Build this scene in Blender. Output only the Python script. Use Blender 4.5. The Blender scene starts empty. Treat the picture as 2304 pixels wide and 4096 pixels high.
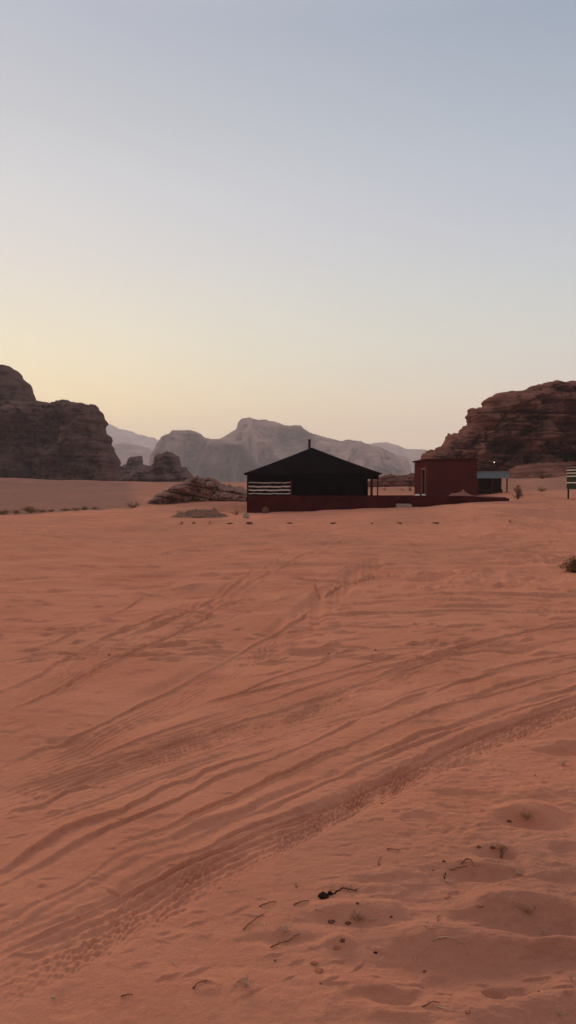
import bpy, math, random
import numpy as np

# ------------------------------------------------------------------ camera model
SW, SH, F = 2304.0, 4096.0, 3186.0       # photograph size, focal length in its pixels
HOR = 1935.0
PITCH = math.atan((SH / 2 - HOR) / F)    # camera looks slightly down
EYE = 1.7
R = math.radians
scene = bpy.context.scene
COL = scene.collection


def ray(px, py):
    cx, cy = (px - SW / 2) / F, (SH / 2 - py) / F
    c, s = math.cos(PITCH), math.sin(PITCH)
    return (cx, c + cy * s, -s + cy * c)


def at(px, py, D):
    """world point seen at photo pixel (px,py) at depth y=D"""
    r = ray(px, py)
    k = D / r[1]
    return (r[0] * k, D, EYE + r[2] * k)


def on_plane(px, py, z=0.0):
    r = ray(px, py)
    k = (z - EYE) / r[2]
    return (r[0] * k, r[1] * k, z)


# ------------------------------------------------------------------ noise (vectorised)
_rs = np.random.RandomState(7)
_P = _rs.permutation(256).astype(np.int64)
_P = np.concatenate([_P, _P, _P])
_G = _rs.rand(256).astype(np.float32) * 2 - 1


def _fade(t): return t * t * t * (t * (t * 6 - 15) + 10)


def vn(x, y, z=0.0):
    """value noise in -1..1"""
    x = np.asarray(x, dtype=np.float64); y = np.asarray(y, dtype=np.float64)
    z = np.asarray(z, dtype=np.float64)
    x, y, z = np.broadcast_arrays(x, y, z)
    xi = np.floor(x).astype(np.int64); yi = np.floor(y).astype(np.int64); zi = np.floor(z).astype(np.int64)
    xf = _fade(x - xi); yf = _fade(y - yi); zf = _fade(z - zi)
    xi &= 255; yi &= 255; zi &= 255

    def h(a, b, c): return _G[_P[_P[_P[a & 255] + (b & 255)] + (c & 255)] & 255]
    flat = bool(np.all(zf == 0))

    def lay(c):
        a0 = h(xi, yi, c); a1 = h(xi + 1, yi, c); b0 = h(xi, yi + 1, c); b1 = h(xi + 1, yi + 1, c)
        a = a0 + (a1 - a0) * xf; b = b0 + (b1 - b0) * xf
        return a + (b - a) * yf
    l0 = lay(zi)
    if flat: return l0
    l1 = lay(zi + 1)
    return l0 + (l1 - l0) * zf


def fbm(x, y, z=0.0, o=4, g=0.5):
    t = 0; a = 1.0; f = 1.0; s = 0
    for i in range(o):
        t = t + a * vn(np.asarray(x) * f + 17.3 * i, np.asarray(y) * f + 5.1 * i, np.asarray(z) * f)
        s += a; a *= g; f *= 2.03
    return t / s * 1.5


def n1(s, seed, o=3): return fbm(s, np.zeros_like(s) + seed * 3.37, o=o)


def sst(x, a, b):
    t = np.clip((x - a) / (b - a), 0, 1)
    return t * t * (3 - 2 * t)


# ------------------------------------------------------------------ materials
def s2l(c):
    return tuple(((v / 255.0) / 12.92 if v / 255.0 <= 0.04045 else ((v / 255.0 + 0.055) / 1.055) ** 2.4) for v in c)


def new_mat(name, rough=0.9):
    m = bpy.data.materials.new(name); m.use_nodes = True
    nt = m.node_tree
    b = nt.nodes['Principled BSDF']
    b.inputs['Roughness'].default_value = rough
    b.inputs['Specular IOR Level'].default_value = 0.25
    return m, nt, b


def node(nt, t, **kw):
    n = nt.nodes.new(t)
    for k, v in kw.items():
        if k in n.inputs.keys(): n.inputs[k].default_value = v
        else: setattr(n, k, v)
    return n


def mixc(nt, fac, a, b, mode='MIX'):
    n = nt.nodes.new('ShaderNodeMix'); n.data_type = 'RGBA'; n.blend_type = mode
    for i, v in ((0, fac), (6, a), (7, b)):
        if isinstance(v, (int, float)): n.inputs[i].default_value = v
        elif isinstance(v, tuple): n.inputs[i].default_value = (v[0], v[1], v[2], 1)
        else: nt.links.new(v, n.inputs[i])
    return n.outputs[2]


def mrange(nt, v, a, b, c=0.0, d=1.0):
    n = node(nt, 'ShaderNodeMapRange'); n.inputs[1].default_value = a; n.inputs[2].default_value = b
    n.inputs[3].default_value = c; n.inputs[4].default_value = d
    nt.links.new(v, n.inputs[0]); return n.outputs[0]


def noise(nt, vec, scale, detail=4.0, rough=0.55):
    n = node(nt, 'ShaderNodeTexNoise'); n.inputs['Scale'].default_value = scale
    n.inputs['Detail'].default_value = detail; n.inputs['Roughness'].default_value = rough
    nt.links.new(vec, n.inputs['Vector']); return n.outputs['Fac']


def coords(nt, scale=(1, 1, 1), kind='Object'):
    tc = node(nt, 'ShaderNodeTexCoord'); mp = node(nt, 'ShaderNodeMapping')
    mp.inputs['Scale'].default_value = scale
    nt.links.new(tc.outputs[kind], mp.inputs['Vector']); return mp.outputs['Vector']


def bump(nt, b, h, strength, dist):
    n = node(nt, 'ShaderNodeBump'); n.inputs['Strength'].default_value = strength
    n.inputs['Distance'].default_value = dist
    nt.links.new(h, n.inputs['Height']); nt.links.new(n.outputs['Normal'], b.inputs['Normal'])


def simple(name, col, rough=0.85, var=0.25, sc=3.0, bs=0.2, bd=0.01, stretch=(1, 1, 1)):
    m, nt, b = new_mat(name, rough)
    b.inputs['Specular IOR Level'].default_value = 0.0
    v = coords(nt, stretch)
    f = noise(nt, v, sc, 5)
    dk = tuple(c * (1 - var) for c in col); lt = tuple(min(1, c * (1 + var)) for c in col)
    nt.links.new(mixc(nt, mrange(nt, f, 0.3, 0.7), dk, lt), b.inputs['Base Color'])
    bump(nt, b, noise(nt, v, sc * 6, 4), bs, bd)
    return m


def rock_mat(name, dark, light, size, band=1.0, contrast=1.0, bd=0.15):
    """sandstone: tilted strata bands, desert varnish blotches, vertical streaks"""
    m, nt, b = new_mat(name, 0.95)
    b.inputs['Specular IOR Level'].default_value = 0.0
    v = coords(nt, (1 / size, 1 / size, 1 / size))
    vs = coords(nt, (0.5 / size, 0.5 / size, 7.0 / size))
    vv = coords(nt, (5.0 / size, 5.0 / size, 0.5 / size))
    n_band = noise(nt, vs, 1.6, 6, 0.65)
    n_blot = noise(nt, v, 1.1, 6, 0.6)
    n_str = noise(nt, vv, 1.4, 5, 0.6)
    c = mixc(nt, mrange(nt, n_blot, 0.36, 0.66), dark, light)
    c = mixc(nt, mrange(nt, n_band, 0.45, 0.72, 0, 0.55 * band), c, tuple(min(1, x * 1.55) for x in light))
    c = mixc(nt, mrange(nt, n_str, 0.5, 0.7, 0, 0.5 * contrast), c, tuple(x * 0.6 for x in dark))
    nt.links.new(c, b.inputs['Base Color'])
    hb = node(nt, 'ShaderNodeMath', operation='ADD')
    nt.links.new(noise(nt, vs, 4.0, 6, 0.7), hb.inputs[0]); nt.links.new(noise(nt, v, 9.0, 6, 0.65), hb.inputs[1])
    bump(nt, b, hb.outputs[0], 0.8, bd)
    return m


# ------------------------------------------------------------------ object helpers
def link(o, parent=None):
    COL.objects.link(o)
    if parent is not None: o.parent = parent
    return o


def tag(o, label=None, cat=None, group=None, kind=None):
    if label: o['label'] = label
    if cat: o['category'] = cat
    if group: o['group'] = group
    if kind: o['kind'] = kind
    return o


def empty(name, loc, label, cat, group=None, rz=0):
    o = bpy.data.objects.new(name, None); o.location = loc; o.rotation_euler = (0, 0, rz)
    link(o); return tag(o, label, cat, group)


def mesh_np(name, verts, faces, mats, parent=None, loc=(0, 0, 0), smooth=False, midx=None):
    me = bpy.data.meshes.new(name)
    verts = np.asarray(verts, dtype=np.float32)
    if isinstance(faces, np.ndarray):
        nf, k = faces.shape
        me.vertices.add(len(verts)); me.vertices.foreach_set('co', verts.ravel())
        me.loops.add(nf * k); me.loops.foreach_set('vertex_index', faces.astype(np.int32).ravel())
        me.polygons.add(nf)
        me.polygons.foreach_set('loop_start', (np.arange(nf) * k).astype(np.int32))
        me.polygons.foreach_set('loop_total', np.full(nf, k, dtype=np.int32))
        me.update(calc_edges=True); me.validate()
    else:
        me.from_pydata([tuple(map(float, v)) for v in verts], [], faces); me.update()
    for m in (mats if isinstance(mats, (list, tuple)) else [mats]): me.materials.append(m)
    if midx is not None: me.polygons.foreach_set('material_index', np.asarray(midx, dtype=np.int32))
    if smooth: me.polygons.foreach_set('use_smooth', np.ones(len(me.polygons), dtype=bool))
    o = bpy.data.objects.new(name, me); o.location = loc
    link(o, parent); return o


class MB:
    """collects verts and faces"""
    def __init__(s): s.v = []; s.f = []; s.mi = []; s.cur = 0

    def add(s, vs, fs):
        b = len(s.v); s.v += [tuple(p) for p in vs]
        for f in fs: s.f.append(tuple(i + b for i in f)); s.mi.append(s.cur)

    def box(s, x0, x1, y0, y1, z0, z1):
        vs = [(x0, y0, z0), (x1, y0, z0), (x1, y1, z0), (x0, y1, z0), (x0, y0, z1), (x1, y0, z1), (x1, y1, z1), (x0, y1, z1)]
        s.add(vs, [(3, 2, 1, 0), (4, 5, 6, 7), (0, 1, 5, 4), (1, 2, 6, 5), (2, 3, 7, 6), (3, 0, 4, 7)])

    def tube(s, pts, rad, n=6):
        pts = [np.array(p, dtype=float) for p in pts]
        rad = rad if isinstance(rad, (list, tuple)) else [rad] * len(pts)
        vs = []
        for i, p in enumerate(pts):
            t = pts[min(i + 1, len(pts) - 1)] - pts[max(i - 1, 0)]
            t = t / (np.linalg.norm(t) + 1e-9)
            a = np.cross(t, (0, 0, 1.0)) if abs(t[2]) < 0.9 else np.cross(t, (1.0, 0, 0))
            a /= np.linalg.norm(a); b = np.cross(t, a)
            for k in range(n):
                an = 2 * math.pi * k / n
                vs.append(p + rad[i] * (math.cos(an) * a + math.sin(an) * b))
        fs = []
        for i in range(len(pts) - 1):
            for k in range(n):
                k2 = (k + 1) % n
                fs.append((i * n + k, i * n + k2, (i + 1) * n + k2, (i + 1) * n + k))
        fs.append(tuple(range(n - 1, -1, -1))); fs.append(tuple(range((len(pts) - 1) * n, len(pts) * n)))
        s.add(vs, fs)

    def build(s, name, mats, parent=None, loc=(0, 0, 0), smooth=False):
        return mesh_np(name, s.v, s.f, mats, parent, loc, smooth, s.mi)


# ------------------------------------------------------------------ terrain function
# control points: (photo x, photo y, depth) -> height, smooth between
_ctl = []
for a in (-60, -40, -20, 0, 20, 40, 60, 100, 140, 180, -100, -140):
    for d in (2, 6, 14, 24):
        _ctl.append((R(a), d, 0.0))
for px, py, D in [(-300, 2140, 38), (0, 2112, 40), (600, 2112, 40), (1150, 2110, 40), (1700, 2108, 38), (2300, 2100, 38), (2600, 2095, 38),
                  (-500, 2052, 60), (0, 2053, 60), (400, 2046, 60), (700, 2050, 60), (990, 2052, 59.5), (1200, 2047, 59.5), (1350, 2039, 59.5), (1500, 2033, 59.5),
                  (1680, 2029, 59.5), (1800, 2018, 59.5), (1905, 2009, 59.5), (2030, 2004, 60), (2300, 1998, 60), (2700, 1995, 60),
                  (-300, 1998, 90), (100, 1995, 90), (500, 1990, 90), (900, 1990, 85), (1200, 1985, 85), (1450, 1972, 80), (1600, 1968, 80), (2100, 1966, 75), (2300, 1962, 75), (2700, 1960, 75),
                  (-300, 1948, 140), (0, 1948, 140), (250, 1950, 140), (500, 1955, 140), (900, 1950, 130), (1300, 1950, 120), (1550, 1950, 110), (2000, 1930, 100), (2200, 1915, 100), (2700, 1900, 100),
                  (-400, 1912, 225), (0, 1912, 225), (300, 1921, 225), (480, 1926, 225), (700, 1928, 220), (1100, 1930, 200), (1500, 1932, 160), (2000, 1880, 125), (2300, 1862, 125), (2800, 1850, 125)]:
    x, y, z = at(px, py, D)
    _ctl.append((math.atan2(x, y), math.hypot(x, y), z))
for a in (-60, -30, -15, 0, 10, 20, 40, 80, 120, 160, -90, -130, 180):
    for d, z in ((500, 1.0), (1200, -1.0), (3000, -3.0), (5800, -4.0)):
        _ctl.append((R(a), d, z))
for a in (-60, -90, -130, 60, 90, 130, 180):
    for d in (60, 120, 220): _ctl.append((R(a), d, 0.0))
_ca = np.array([c[0] for c in _ctl]); _cd = np.log(np.array([c[1] for c in _ctl])); _cz = np.array([c[2] for c in _ctl])


def base_h(az, r):
    az = np.asarray(az, dtype=float); L = np.log(np.maximum(np.asarray(r, dtype=float), 0.3))
    num = 0; den = 0
    for a, l, z in zip(_ca, _cd, _cz):
        da = np.abs(az - a); da = np.minimum(da, 2 * math.pi - da)
        w = 1.0 / (((da / 0.085) ** 2 + ((L - l) / 0.28) ** 2 + 0.05) ** 2)
        num = num + w * z; den = den + w
    return num / den


# ------------------------------------------------------------------ tracks in the sand
T = []   # (kind, points, width, height, jag)
def bank(pts, w=0.09, h=0.03, jag=0.04): T.append(('bank', pts, w, h, jag))
def rut(pts, w=0.09, h=0.03, jag=0.02): T.append(('rut', pts, w, h, jag))
def tread(pts, w=0.13, h=0.012, jag=0.015): T.append(('tread', pts, w, h, jag))
def fine(pts, w=0.16, h=0.006, jag=0.02): T.append(('fine', pts, w, h, jag))
def flat(pts, w=0.2, h=0.03, jag=0.015): T.append(('flat', pts, w, h, jag))

bank([(-160, 3590), (0, 3487), (75, 3438), (166, 3380), (232, 3338), (356, 3288), (464, 3260), (563, 3210), (704, 3131), (762, 3119), (828, 3081), (919, 3052), (1043, 3015), (1159, 2975)], 0.10, 0.032, 0.035)
bank([(-160, 3640), (0, 3557), (66, 3524), (166, 3466), (248, 3417), (356, 3355), (464, 3305), (580, 3260), (712, 3206), (828, 3131), (919, 3090), (1018, 3065), (1100, 3033), (1200, 2995), (1266, 2962), (1391, 2900), (1532, 2841)], 0.08, 0.026, 0.03)
bank([(-160, 3770), (0, 3702), (75, 3665), (166, 3615), (248, 3578), (331, 3537), (373, 3499), (447, 3441), (497, 3409), (580, 3392), (704, 3355), (770, 3305), (870, 3289), (994, 3239), (1077, 3189), (1200, 3141), (1266, 3116), (1383, 3058), (1499, 3020), (1565, 3004), (1640, 2958), (1682, 2937), (1756, 2933), (1848, 2900), (2014, 2837), (2139, 2800), (2350, 2735), (2600, 2660)], 0.13, 0.036, 0.035)
bank([(-160, 3810), (0, 3735), (99, 3706), (190, 3648), (273, 3599), (348, 3557), (439, 3508), (530, 3450), (662, 3408), (729, 3388), (828, 3338), (911, 3295), (1035, 3264), (1140, 3210), (1225, 3166), (1333, 3120), (1432, 3083), (1565, 3024), (1723, 2966), (1890, 2908), (2100, 2835), (2400, 2745)], 0.10, 0.032, 0.03)
rut([(400, 3420), (530, 3371), (745, 3289), (911, 3214), (1035, 3156), (1100, 3107), (1166, 3091), (1299, 3020), (1416, 2983), (1474, 2958), (1565, 2925), (1698, 2868), (1816, 2825), (1931, 2795), (2100, 2748), (2304, 2690), (2500, 2640)], 0.07, 0.018, 0.04)
bank([(-100, 3850), (124, 3756), (273, 3673), (414, 3590), (513, 3524), (629, 3462), (687, 3446), (828, 3400), (870, 3371), (1077, 3288), (1183, 3249), (1308, 3205), (1432, 3148), (1557, 3099), (1682, 3028), (1806, 2966), (1931, 2925), (2097, 2866), (2263, 2800), (2500, 2720)], 0.10, 0.024, 0.03)
rut([(-100, 3880), (0, 3830), (99, 3781), (207, 3731), (331, 3673), (464, 3607), (563, 3557), (720, 3479), (911, 3400), (1100, 3310), (1300, 3235), (1500, 3150), (1700, 3060), (1931, 2950), (2100, 2880), (2304, 2812), (2500, 2745)], 0.05, 0.020, 0.015)
fine([(-100, 3900), (0, 3850), (240, 3745), (464, 3640), (704, 3510), (911, 3420), (1100, 3340), (1300, 3260), (1500, 3170), (1765, 3050), (1931, 2975), (2097, 2905), (2304, 2830), (2500, 2760)], 0.15, 0.007)
tread([(-120, 4020), (0, 3955), (99, 3905), (240, 3830), (414, 3740), (580, 3645), (704, 3582), (870, 3495), (994, 3435), (1143, 3355), (1266, 3298), (1432, 3199), (1599, 3120), (1765, 3053), (1931, 2978), (2097, 2912), (2304, 2833), (2500, 2760)], 0.115, 0.015)
bank([(-120, 4085), (0, 4013), (99, 3955), (248, 3864), (414, 3789), (513, 3731), (712, 3632), (919, 3516), (1143, 3400), (1266, 3332), (1432, 3232), (1615, 3149), (1765, 3074), (1931, 2999), (2097, 2933), (2304, 2850), (2500, 2780)], -0.05, 0.012, 0.006)
# wide smooth double track running away to the junction
flat([(-150, 3180), (0, 3110), (141, 3045), (323, 2975), (497, 2880), (704, 2786), (911, 2678), (1077, 2580), (1176, 2505), (1262, 2440), (1340, 2370), (1430, 2300), (1560, 2235)], 0.30, 0.035)
bank([(-150, 3140), (0, 3073), (141, 2999), (323, 2932), (497, 2848), (704, 2745), (911, 2634), (994, 2588), (1077, 2538), (1142, 2503), (1208, 2457), (1262, 2411)], 0.08, 0.030, 0.02)
fine([(0, 3120), (323, 2985), (497, 2885), (704, 2790), (911, 2682), (1077, 2582), (1208, 2500)], 0.16, 0.006)
bank([(1290, 2395), (1335, 2362), (1370, 2335)], 0.09, 0.03, 0.02)
rut([(1255, 2340), (1275, 2375), (1282, 2392)], 0.10, 0.025, 0.02)
# two narrower tracks on the left
bank([(-150, 2835), (0, 2770), (166, 2704), (265, 2638), (373, 2580), (455, 2538), (580, 2497), (687, 2447), (787, 2402)], 0.11, 0.030, 0.04)
bank([(455, 2570), (580, 2520), (720, 2464), (787, 2431), (870, 2385), (919, 2360), (990, 2310)], 0.11, 0.030, 0.04)
rut([(-100, 2905), (0, 2870), (207, 2778), (373, 2687), (538, 2613), (704, 2538), (828, 2472), (952, 2375)], 0.09, 0.020, 0.05)
fine([(-50, 2800), (207, 2720), (373, 2630), (538, 2560), (704, 2500), (828, 2440)], 0.4, 0.006)
rut([(0, 2672), (120, 2620), (300, 2540), (480, 2450), (620, 2370)], 0.10, 0.012, 0.06)
# far side-on tracks
for pts in ([(-100, 2250), (0, 2248), (124, 2240), (300, 2232)], [(-100, 2336), (0, 2331), (149, 2315), (373, 2306), (680, 2302), (860, 2290)], [(-100, 2376), (0, 2373), (373, 2360), (745, 2335)],
            [(414, 2219), (580, 2211), (952, 2178), (1200, 2157), (1400, 2140)], [(0, 2190), (300, 2180), (560, 2170), (760, 2172)], [(1316, 2274), (1532, 2262), (1682, 2258), (1848, 2262)],
            [(1682, 2382), (2014, 2390), (2297, 2390), (2500, 2392)], [(1183, 2453), (1599, 2457), (2139, 2455), (2400, 2450)], [(1700, 2440), (1900, 2434), (2060, 2432)],
            [(1500, 2180), (1750, 2190), (2000, 2200), (2200, 2180)], [(1350, 2215), (1600, 2225), (1900, 2222), (2150, 2235)], [(1100, 2310), (1300, 2330), (1500, 2310), (1800, 2300)],
            [(1360, 2500), (1500, 2510), (1640, 2515)], [(1750, 2520), (1860, 2512), (1950, 2508)], [(1200, 2560), (1350, 2590), (1500, 2600)], [(1240, 2420), (1600, 2410), (2000, 2418)]):
    bank(pts, 0.16, 0.026, 0.07)
# right of centre
bank([(-100, 3275), (0, 3230), (124, 3190), (331, 3120), (497, 3050), (700, 2968), (828, 2932), (903, 2899), (1027, 2862), (1100, 2848), (1266, 2798), (1391, 2756), (1599, 2681), (1806, 2615), (1931, 2573), (2139, 2530), (2400, 2480)], 0.10, 0.026, 0.04)
fine([(-100, 3235), (0, 3200), (124, 3155), (439, 3060), (704, 2980), (911, 2915), (1077, 2868), (1266, 2815), (1391, 2775), (1599, 2700), (1806, 2632), (1931, 2590)], 0.22, 0.006)
tread([(439, 3082), (704, 2999), (911, 2929), (1077, 2885), (1266, 2830), (1450, 2770)], 0.16, 0.014)
bank([(300, 3055), (447, 2999), (580, 2953), (745, 2899), (911, 2850), (1077, 2808), (1266, 2740), (1500, 2670)], 0.07, 0.020, 0.02)
rut([(0, 3170), (166, 3123), (331, 3065), (497, 3024), (640, 2990)], 0.07, 0.018, 0.03)
rut([(700, 2850), (900, 2800), (1100, 2748), (1266, 2706), (1516, 2656), (1700, 2600)], 0.05, 0.016, 0.02)
rut([(760, 2830), (960, 2780), (1100, 2715), (1266, 2665), (1400, 2610)], 0.05, 0.012, 0.02)
bank([(930, 2712), (1000, 2706), (1060, 2702), (1150, 2680)], 0.08, 0.025, 0.03)
bank([(17, 3264), (50, 3239), (166, 3222), (273, 3164), (348, 3144), (400, 3150)], 0.07, 0.024, 0.02)
bank([(1723, 2794), (1806, 2752), (1881, 2723), (2000, 2690)], 0.12, 0.03, 0.03)
bank([(1815, 2806), (1910, 2790), (1990, 2748), (2097, 2723), (2250, 2690)], 0.12, 0.03, 0.04)
rut([(1416, 2877), (1532, 2845), (1599, 2815), (1720, 2780)], 0.07, 0.02, 0.02)
rut([(1290, 2770), (1500, 2730), (1700, 2670), (1900, 2600), (2100, 2560)], 0.07, 0.012, 0.03)
rut([(1500, 2700), (1700, 2640), (2000, 2560), (2350, 2480)], 0.12, 0.014, 0.05)
rut([(1900, 2700), (2100, 2660), (2330, 2620)], 0.12, 0.016, 0.05)
tk = np.random.RandomState(21)
for q_ in range(8):
    y0 = tk.uniform(2150, 2900); x0 = tk.uniform(-300, 600); x1 = x0 + tk.uniform(900, 2300)
    sl_ = tk.choice([0.02, 0.08, 0.22, 0.36, -0.04]) * (y0 - 2000) / 450
    pts_ = []
    for k_ in range(9):
        t_ = k_ / 8; pts_.append((x0 + (x1 - x0) * t_, max(2125, y0 - (x1 - x0) * sl_ * t_ * (1.15 - 0.3 * t_) + tk.normal(0, 3))))
    (rut if q_ % 3 else bank)(pts_, tk.uniform(0.09, 0.16), tk.uniform(0.006, 0.013), 0.05)
    pts2_ = [(a_, max(2122, b_ - (b_ - 1935) * 0.10)) for a_, b_ in pts_]
    rut(pts2_, 0.10, 0.008, 0.05)
for q_ in range(5):
    y0 = tk.uniform(2900, 3600); x0 = -150; pts_ = []
    for k_ in range(9):
        x_ = x0 + k_ * 330; pts_.append((x_, y0 - (x_ - x0) * tk.uniform(0.40, 0.42) * (y0 - 1935) / 1500 + 0.00004 * (x_ - x0) ** 2))
    (fine if q_ % 3 == 0 else rut)(pts_, 0.05, tk.uniform(0.003, 0.007), 0.02)
for x, y, L in [(985, 2570, 60), (1230, 2570, 60), (1150, 2590, 80), (1260, 2600, 100), (1900, 3055, 60), (560, 3140, 50), (360, 3155, 60), (100, 2945, 60), (260, 2920, 40), (520, 3020, 60),
                (1470, 2990, 50), (540, 3075, 70), (1130, 2948, 40), (220, 2690, 70), (900, 2500, 60), (660, 2555, 50), (480, 2480, 60), (670, 2670, 50), (250, 2467, 80), (30, 2540, 60), (700, 2360, 70), (900, 2340, 90),
                (1590, 3230, 80), (1360, 3255, 60), (2240, 3008, 120), (2250, 3045, 80), (1790, 3590, 60), (1100, 3560, 60)]:
    if True: continue
    bank([(x - L / 2, y + L * 0.10), (x, y), (x + L / 2, y - L * 0.16)], 0.07 if y > 2700 else 0.1, 0.03, 0.02)


# ------------------------------------------------------------------ ground sheet
def ray_r(y_px):
    return math.hypot(*on_plane(SW / 2, y_px)[:2])


rows = [0.25, 0.5, 0.8, 1.1, 1.4, 1.7, 1.9]
y = 4330.0
while y > 2075:
    rows.append(ray_r(y)); y -= 2.3 if y > 2700 else 2.0
while rows[-1] < 5800:
    rows.append(rows[-1] * (1.012 if rows[-1] < 300 else 1.05))
rows = np.array(rows)
cols = list(np.arange(-24, 24.001, 0.052))
for d0, st, n in ((24, 0.4, 40), (40, 3.0, 46)):
    for k in range(1, n):
        a = d0 + k * st
        if a < 180: cols.append(a); cols.insert(0, -a)
cols = np.radians(np.array(sorted(set(np.round(cols, 5)))))
NR, NC = len(rows), len(cols)
print('ground grid', NR, NC)
RR, AA = rows[:, None], cols[None, :]
X = (RR * np.sin(AA)); Y = (RR * np.cos(AA))
# low-res evaluation of the control surface, then bilinear up
rl = np.exp(np.linspace(math.log(rows[0]), math.log(rows[-1]), 170)); cl = np.radians(np.concatenate([np.arange(-180, -26, 4), np.arange(-26, 26.1, 0.5), np.arange(30, 181, 4)]))
HB = base_h(cl[None, :], rl[:, None])
tmp = np.array([np.interp(cols, cl, HB[i]) for i in range(len(rl))])
li = np.interp(np.log(rows), np.log(rl), np.arange(len(rl)))
i0 = np.clip(li.astype(int), 0, len(rl) - 2); fr = (li - i0)[:, None]
# smoothstep-free linear up-sampling
Z = tmp[i0] * (1 - fr) + tmp[i0 + 1] * fr


def ground_base(x, y):
    a = math.atan2(x, y); r = math.hypot(x, y)
    j = int(np.clip(np.searchsorted(cols, a) - 1, 0, NC - 2)); i = int(np.clip(np.searchsorted(rows, r) - 1, 0, NR - 2))
    u = (a - cols[j]) / (cols[j + 1] - cols[j]); v = (r - rows[i]) / (rows[i + 1] - rows[i])
    return float((Z[i, j] * (1 - u) + Z[i, j + 1] * u) * (1 - v) + (Z[i + 1, j] * (1 - u) + Z[i + 1, j + 1] * u) * v)


damp = 1 - 0.0 * RR
near = 1 - sst(RR, 60, 300)
tracked = np.zeros_like(X)
Zd = np.zeros_like(X)
rng = np.random.RandomState(3)
for ti, (kind, pts, w, h, jag) in enumerate(T):
    g = [on_plane(px, py) for px, py in pts]
    a = np.array([math.atan2(p[0], p[1]) for p in g]); r = np.array([math.hypot(p[0], p[1]) for p in g])
    o = np.argsort(a); a, r = a[o], r[o]
    fa = np.linspace(a[0], a[-1], 600)
    # smooth the log-radius
    fr_ = np.interp(fa, a, np.log(r))
    k = 45 if len(pts) > 12 else (27 if len(pts) > 6 else 9)
    ker = np.hanning(k + 2)[1:-1]; ker /= ker.sum()
    fr_ = np.convolve(np.concatenate([np.full(k // 2, fr_[0]), fr_, np.full(k // 2, fr_[-1])]), ker, 'valid')
    fr_ = np.exp(fr_)
    tx, ty = fr_ * np.sin(fa), fr_ * np.cos(fa)
    ds = np.hypot(np.gradient(tx), np.gradient(ty)) + 1e-9
    s = np.cumsum(ds)
    # angle between tangent and the radial direction
    sn = np.abs((np.gradient(tx) * np.cos(fa) - np.gradient(ty) * np.sin(fa)) / ds)
    sn = np.clip(sn, 0.2, 1)
    j0, j1 = np.searchsorted(cols, fa[0]), np.searchsorted(cols, fa[-1])
    if j1 - j0 < 2: continue
    c = cols[j0:j1]
    rt = np.interp(c, fa, fr_); sg = np.interp(c, fa, sn); ss = np.interp(c, fa, s)
    aw = abs(w) * ((0.31 + 0.20 * float(sst(np.float64(np.median(r)), 8, 20))) if kind in ('bank', 'rut') else 1.0)
    rt = rt + (0.55 * jag * n1(ss * 1.5, ti + 1, 2) + 0.22 * jag * n1(ss * 13, ti + 40, 2)) / np.maximum(sg, 0.45) * 0.8
    fade = np.clip(np.minimum(ss - s[0], s[-1] - ss) / (0.12 * (s[-1] - s[0]) + 0.02), 0, 1)
    fade = fade * (0.72 + 0.5 * n1(ss * 1.3, ti + 90, 2))
    reach = 5.0 * aw / sg.min()
    ra = np.searchsorted(rows, max(0.3, rt.min() - reach)); rb = np.searchsorted(rows, rt.max() + reach)
    d = (rows[ra:rb, None] - rt[None, :]) * sg[None, :]
    S = ss[None, :]; FD = fade[None, :]
    if w < 0: d = -d
    if kind == 'bank':
        ww = aw * np.clip(0.85 + 0.9 * n1(ss * 1.5, ti + 200, 2), 0.45, 2.0)[None, :]
        up = 1 / (1 + np.exp(-np.clip(d / (ww * 0.15), -30, 30)))
        z = (0.62 + 0.5 * float(sst(np.float64(np.median(r)), 5, 12))) * h * (up * np.exp(-np.maximum(d, 0) / (ww * 1.6)) - 0.75 * (1 - up) * np.exp(np.minimum(d, 0) / (ww * 1.2)))
    elif kind == 'rut':
        z = -h * np.exp(-(d / aw) ** 4) + 0.55 * h * np.exp(-((np.abs(d) - 1.35 * aw) / (0.4 * aw)) ** 2)
    elif kind == 'tread':
        m = np.exp(-(d / aw) ** 6)
        q = d + 0.012 * vn(S * 9 + d * 3, d * 9)
        lug = np.sin(2 * math.pi * S / 0.046 + np.sign(q) * 2.4 * np.abs(q) / aw + 1.2 * vn(S * 1.3, d * 5)) * np.cos(2 * math.pi * q / 0.044)
        lug = np.tanh(lug * 1.6) * np.clip(0.55 + 0.9 * vn(S * 5, d * 14), 0, 1.3) * (0.75 + 0.5 * vn(S * 0.8, d * 0)) + 0.5 * vn(S * 45, d * 60)
        z = m * (-0.012 + h * 0.62 * lug + 0.004 * vn(S * 30, d * 40))
    elif kind == 'fine':
        m = np.exp(-(d / aw) ** 6)
        z = m * (-0.008 + h * np.sin(2 * math.pi * (d + 0.006 * vn(S * 3, d * 2)) / 0.05) * (0.7 + 0.5 * vn(S * 2, d * 8)) + h * 0.6 * vn(S * 14, d * 30))
    else:
        z = -h * np.exp(-(d / aw) ** 6)
    Zd[ra:rb, j0:j1] += z * FD
    tracked[ra:rb, j0:j1] = np.maximum(tracked[ra:rb, j0:j1], np.exp(-(d / (aw * 1.5)) ** 2) * (0.5 if kind != 'flat' else 0.9))
# the near ground stays on the plane, farther relief grows a little so that it still reads
Zd *= (1.0 + 0.9 * sst(RR, 5, 16))

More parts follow.
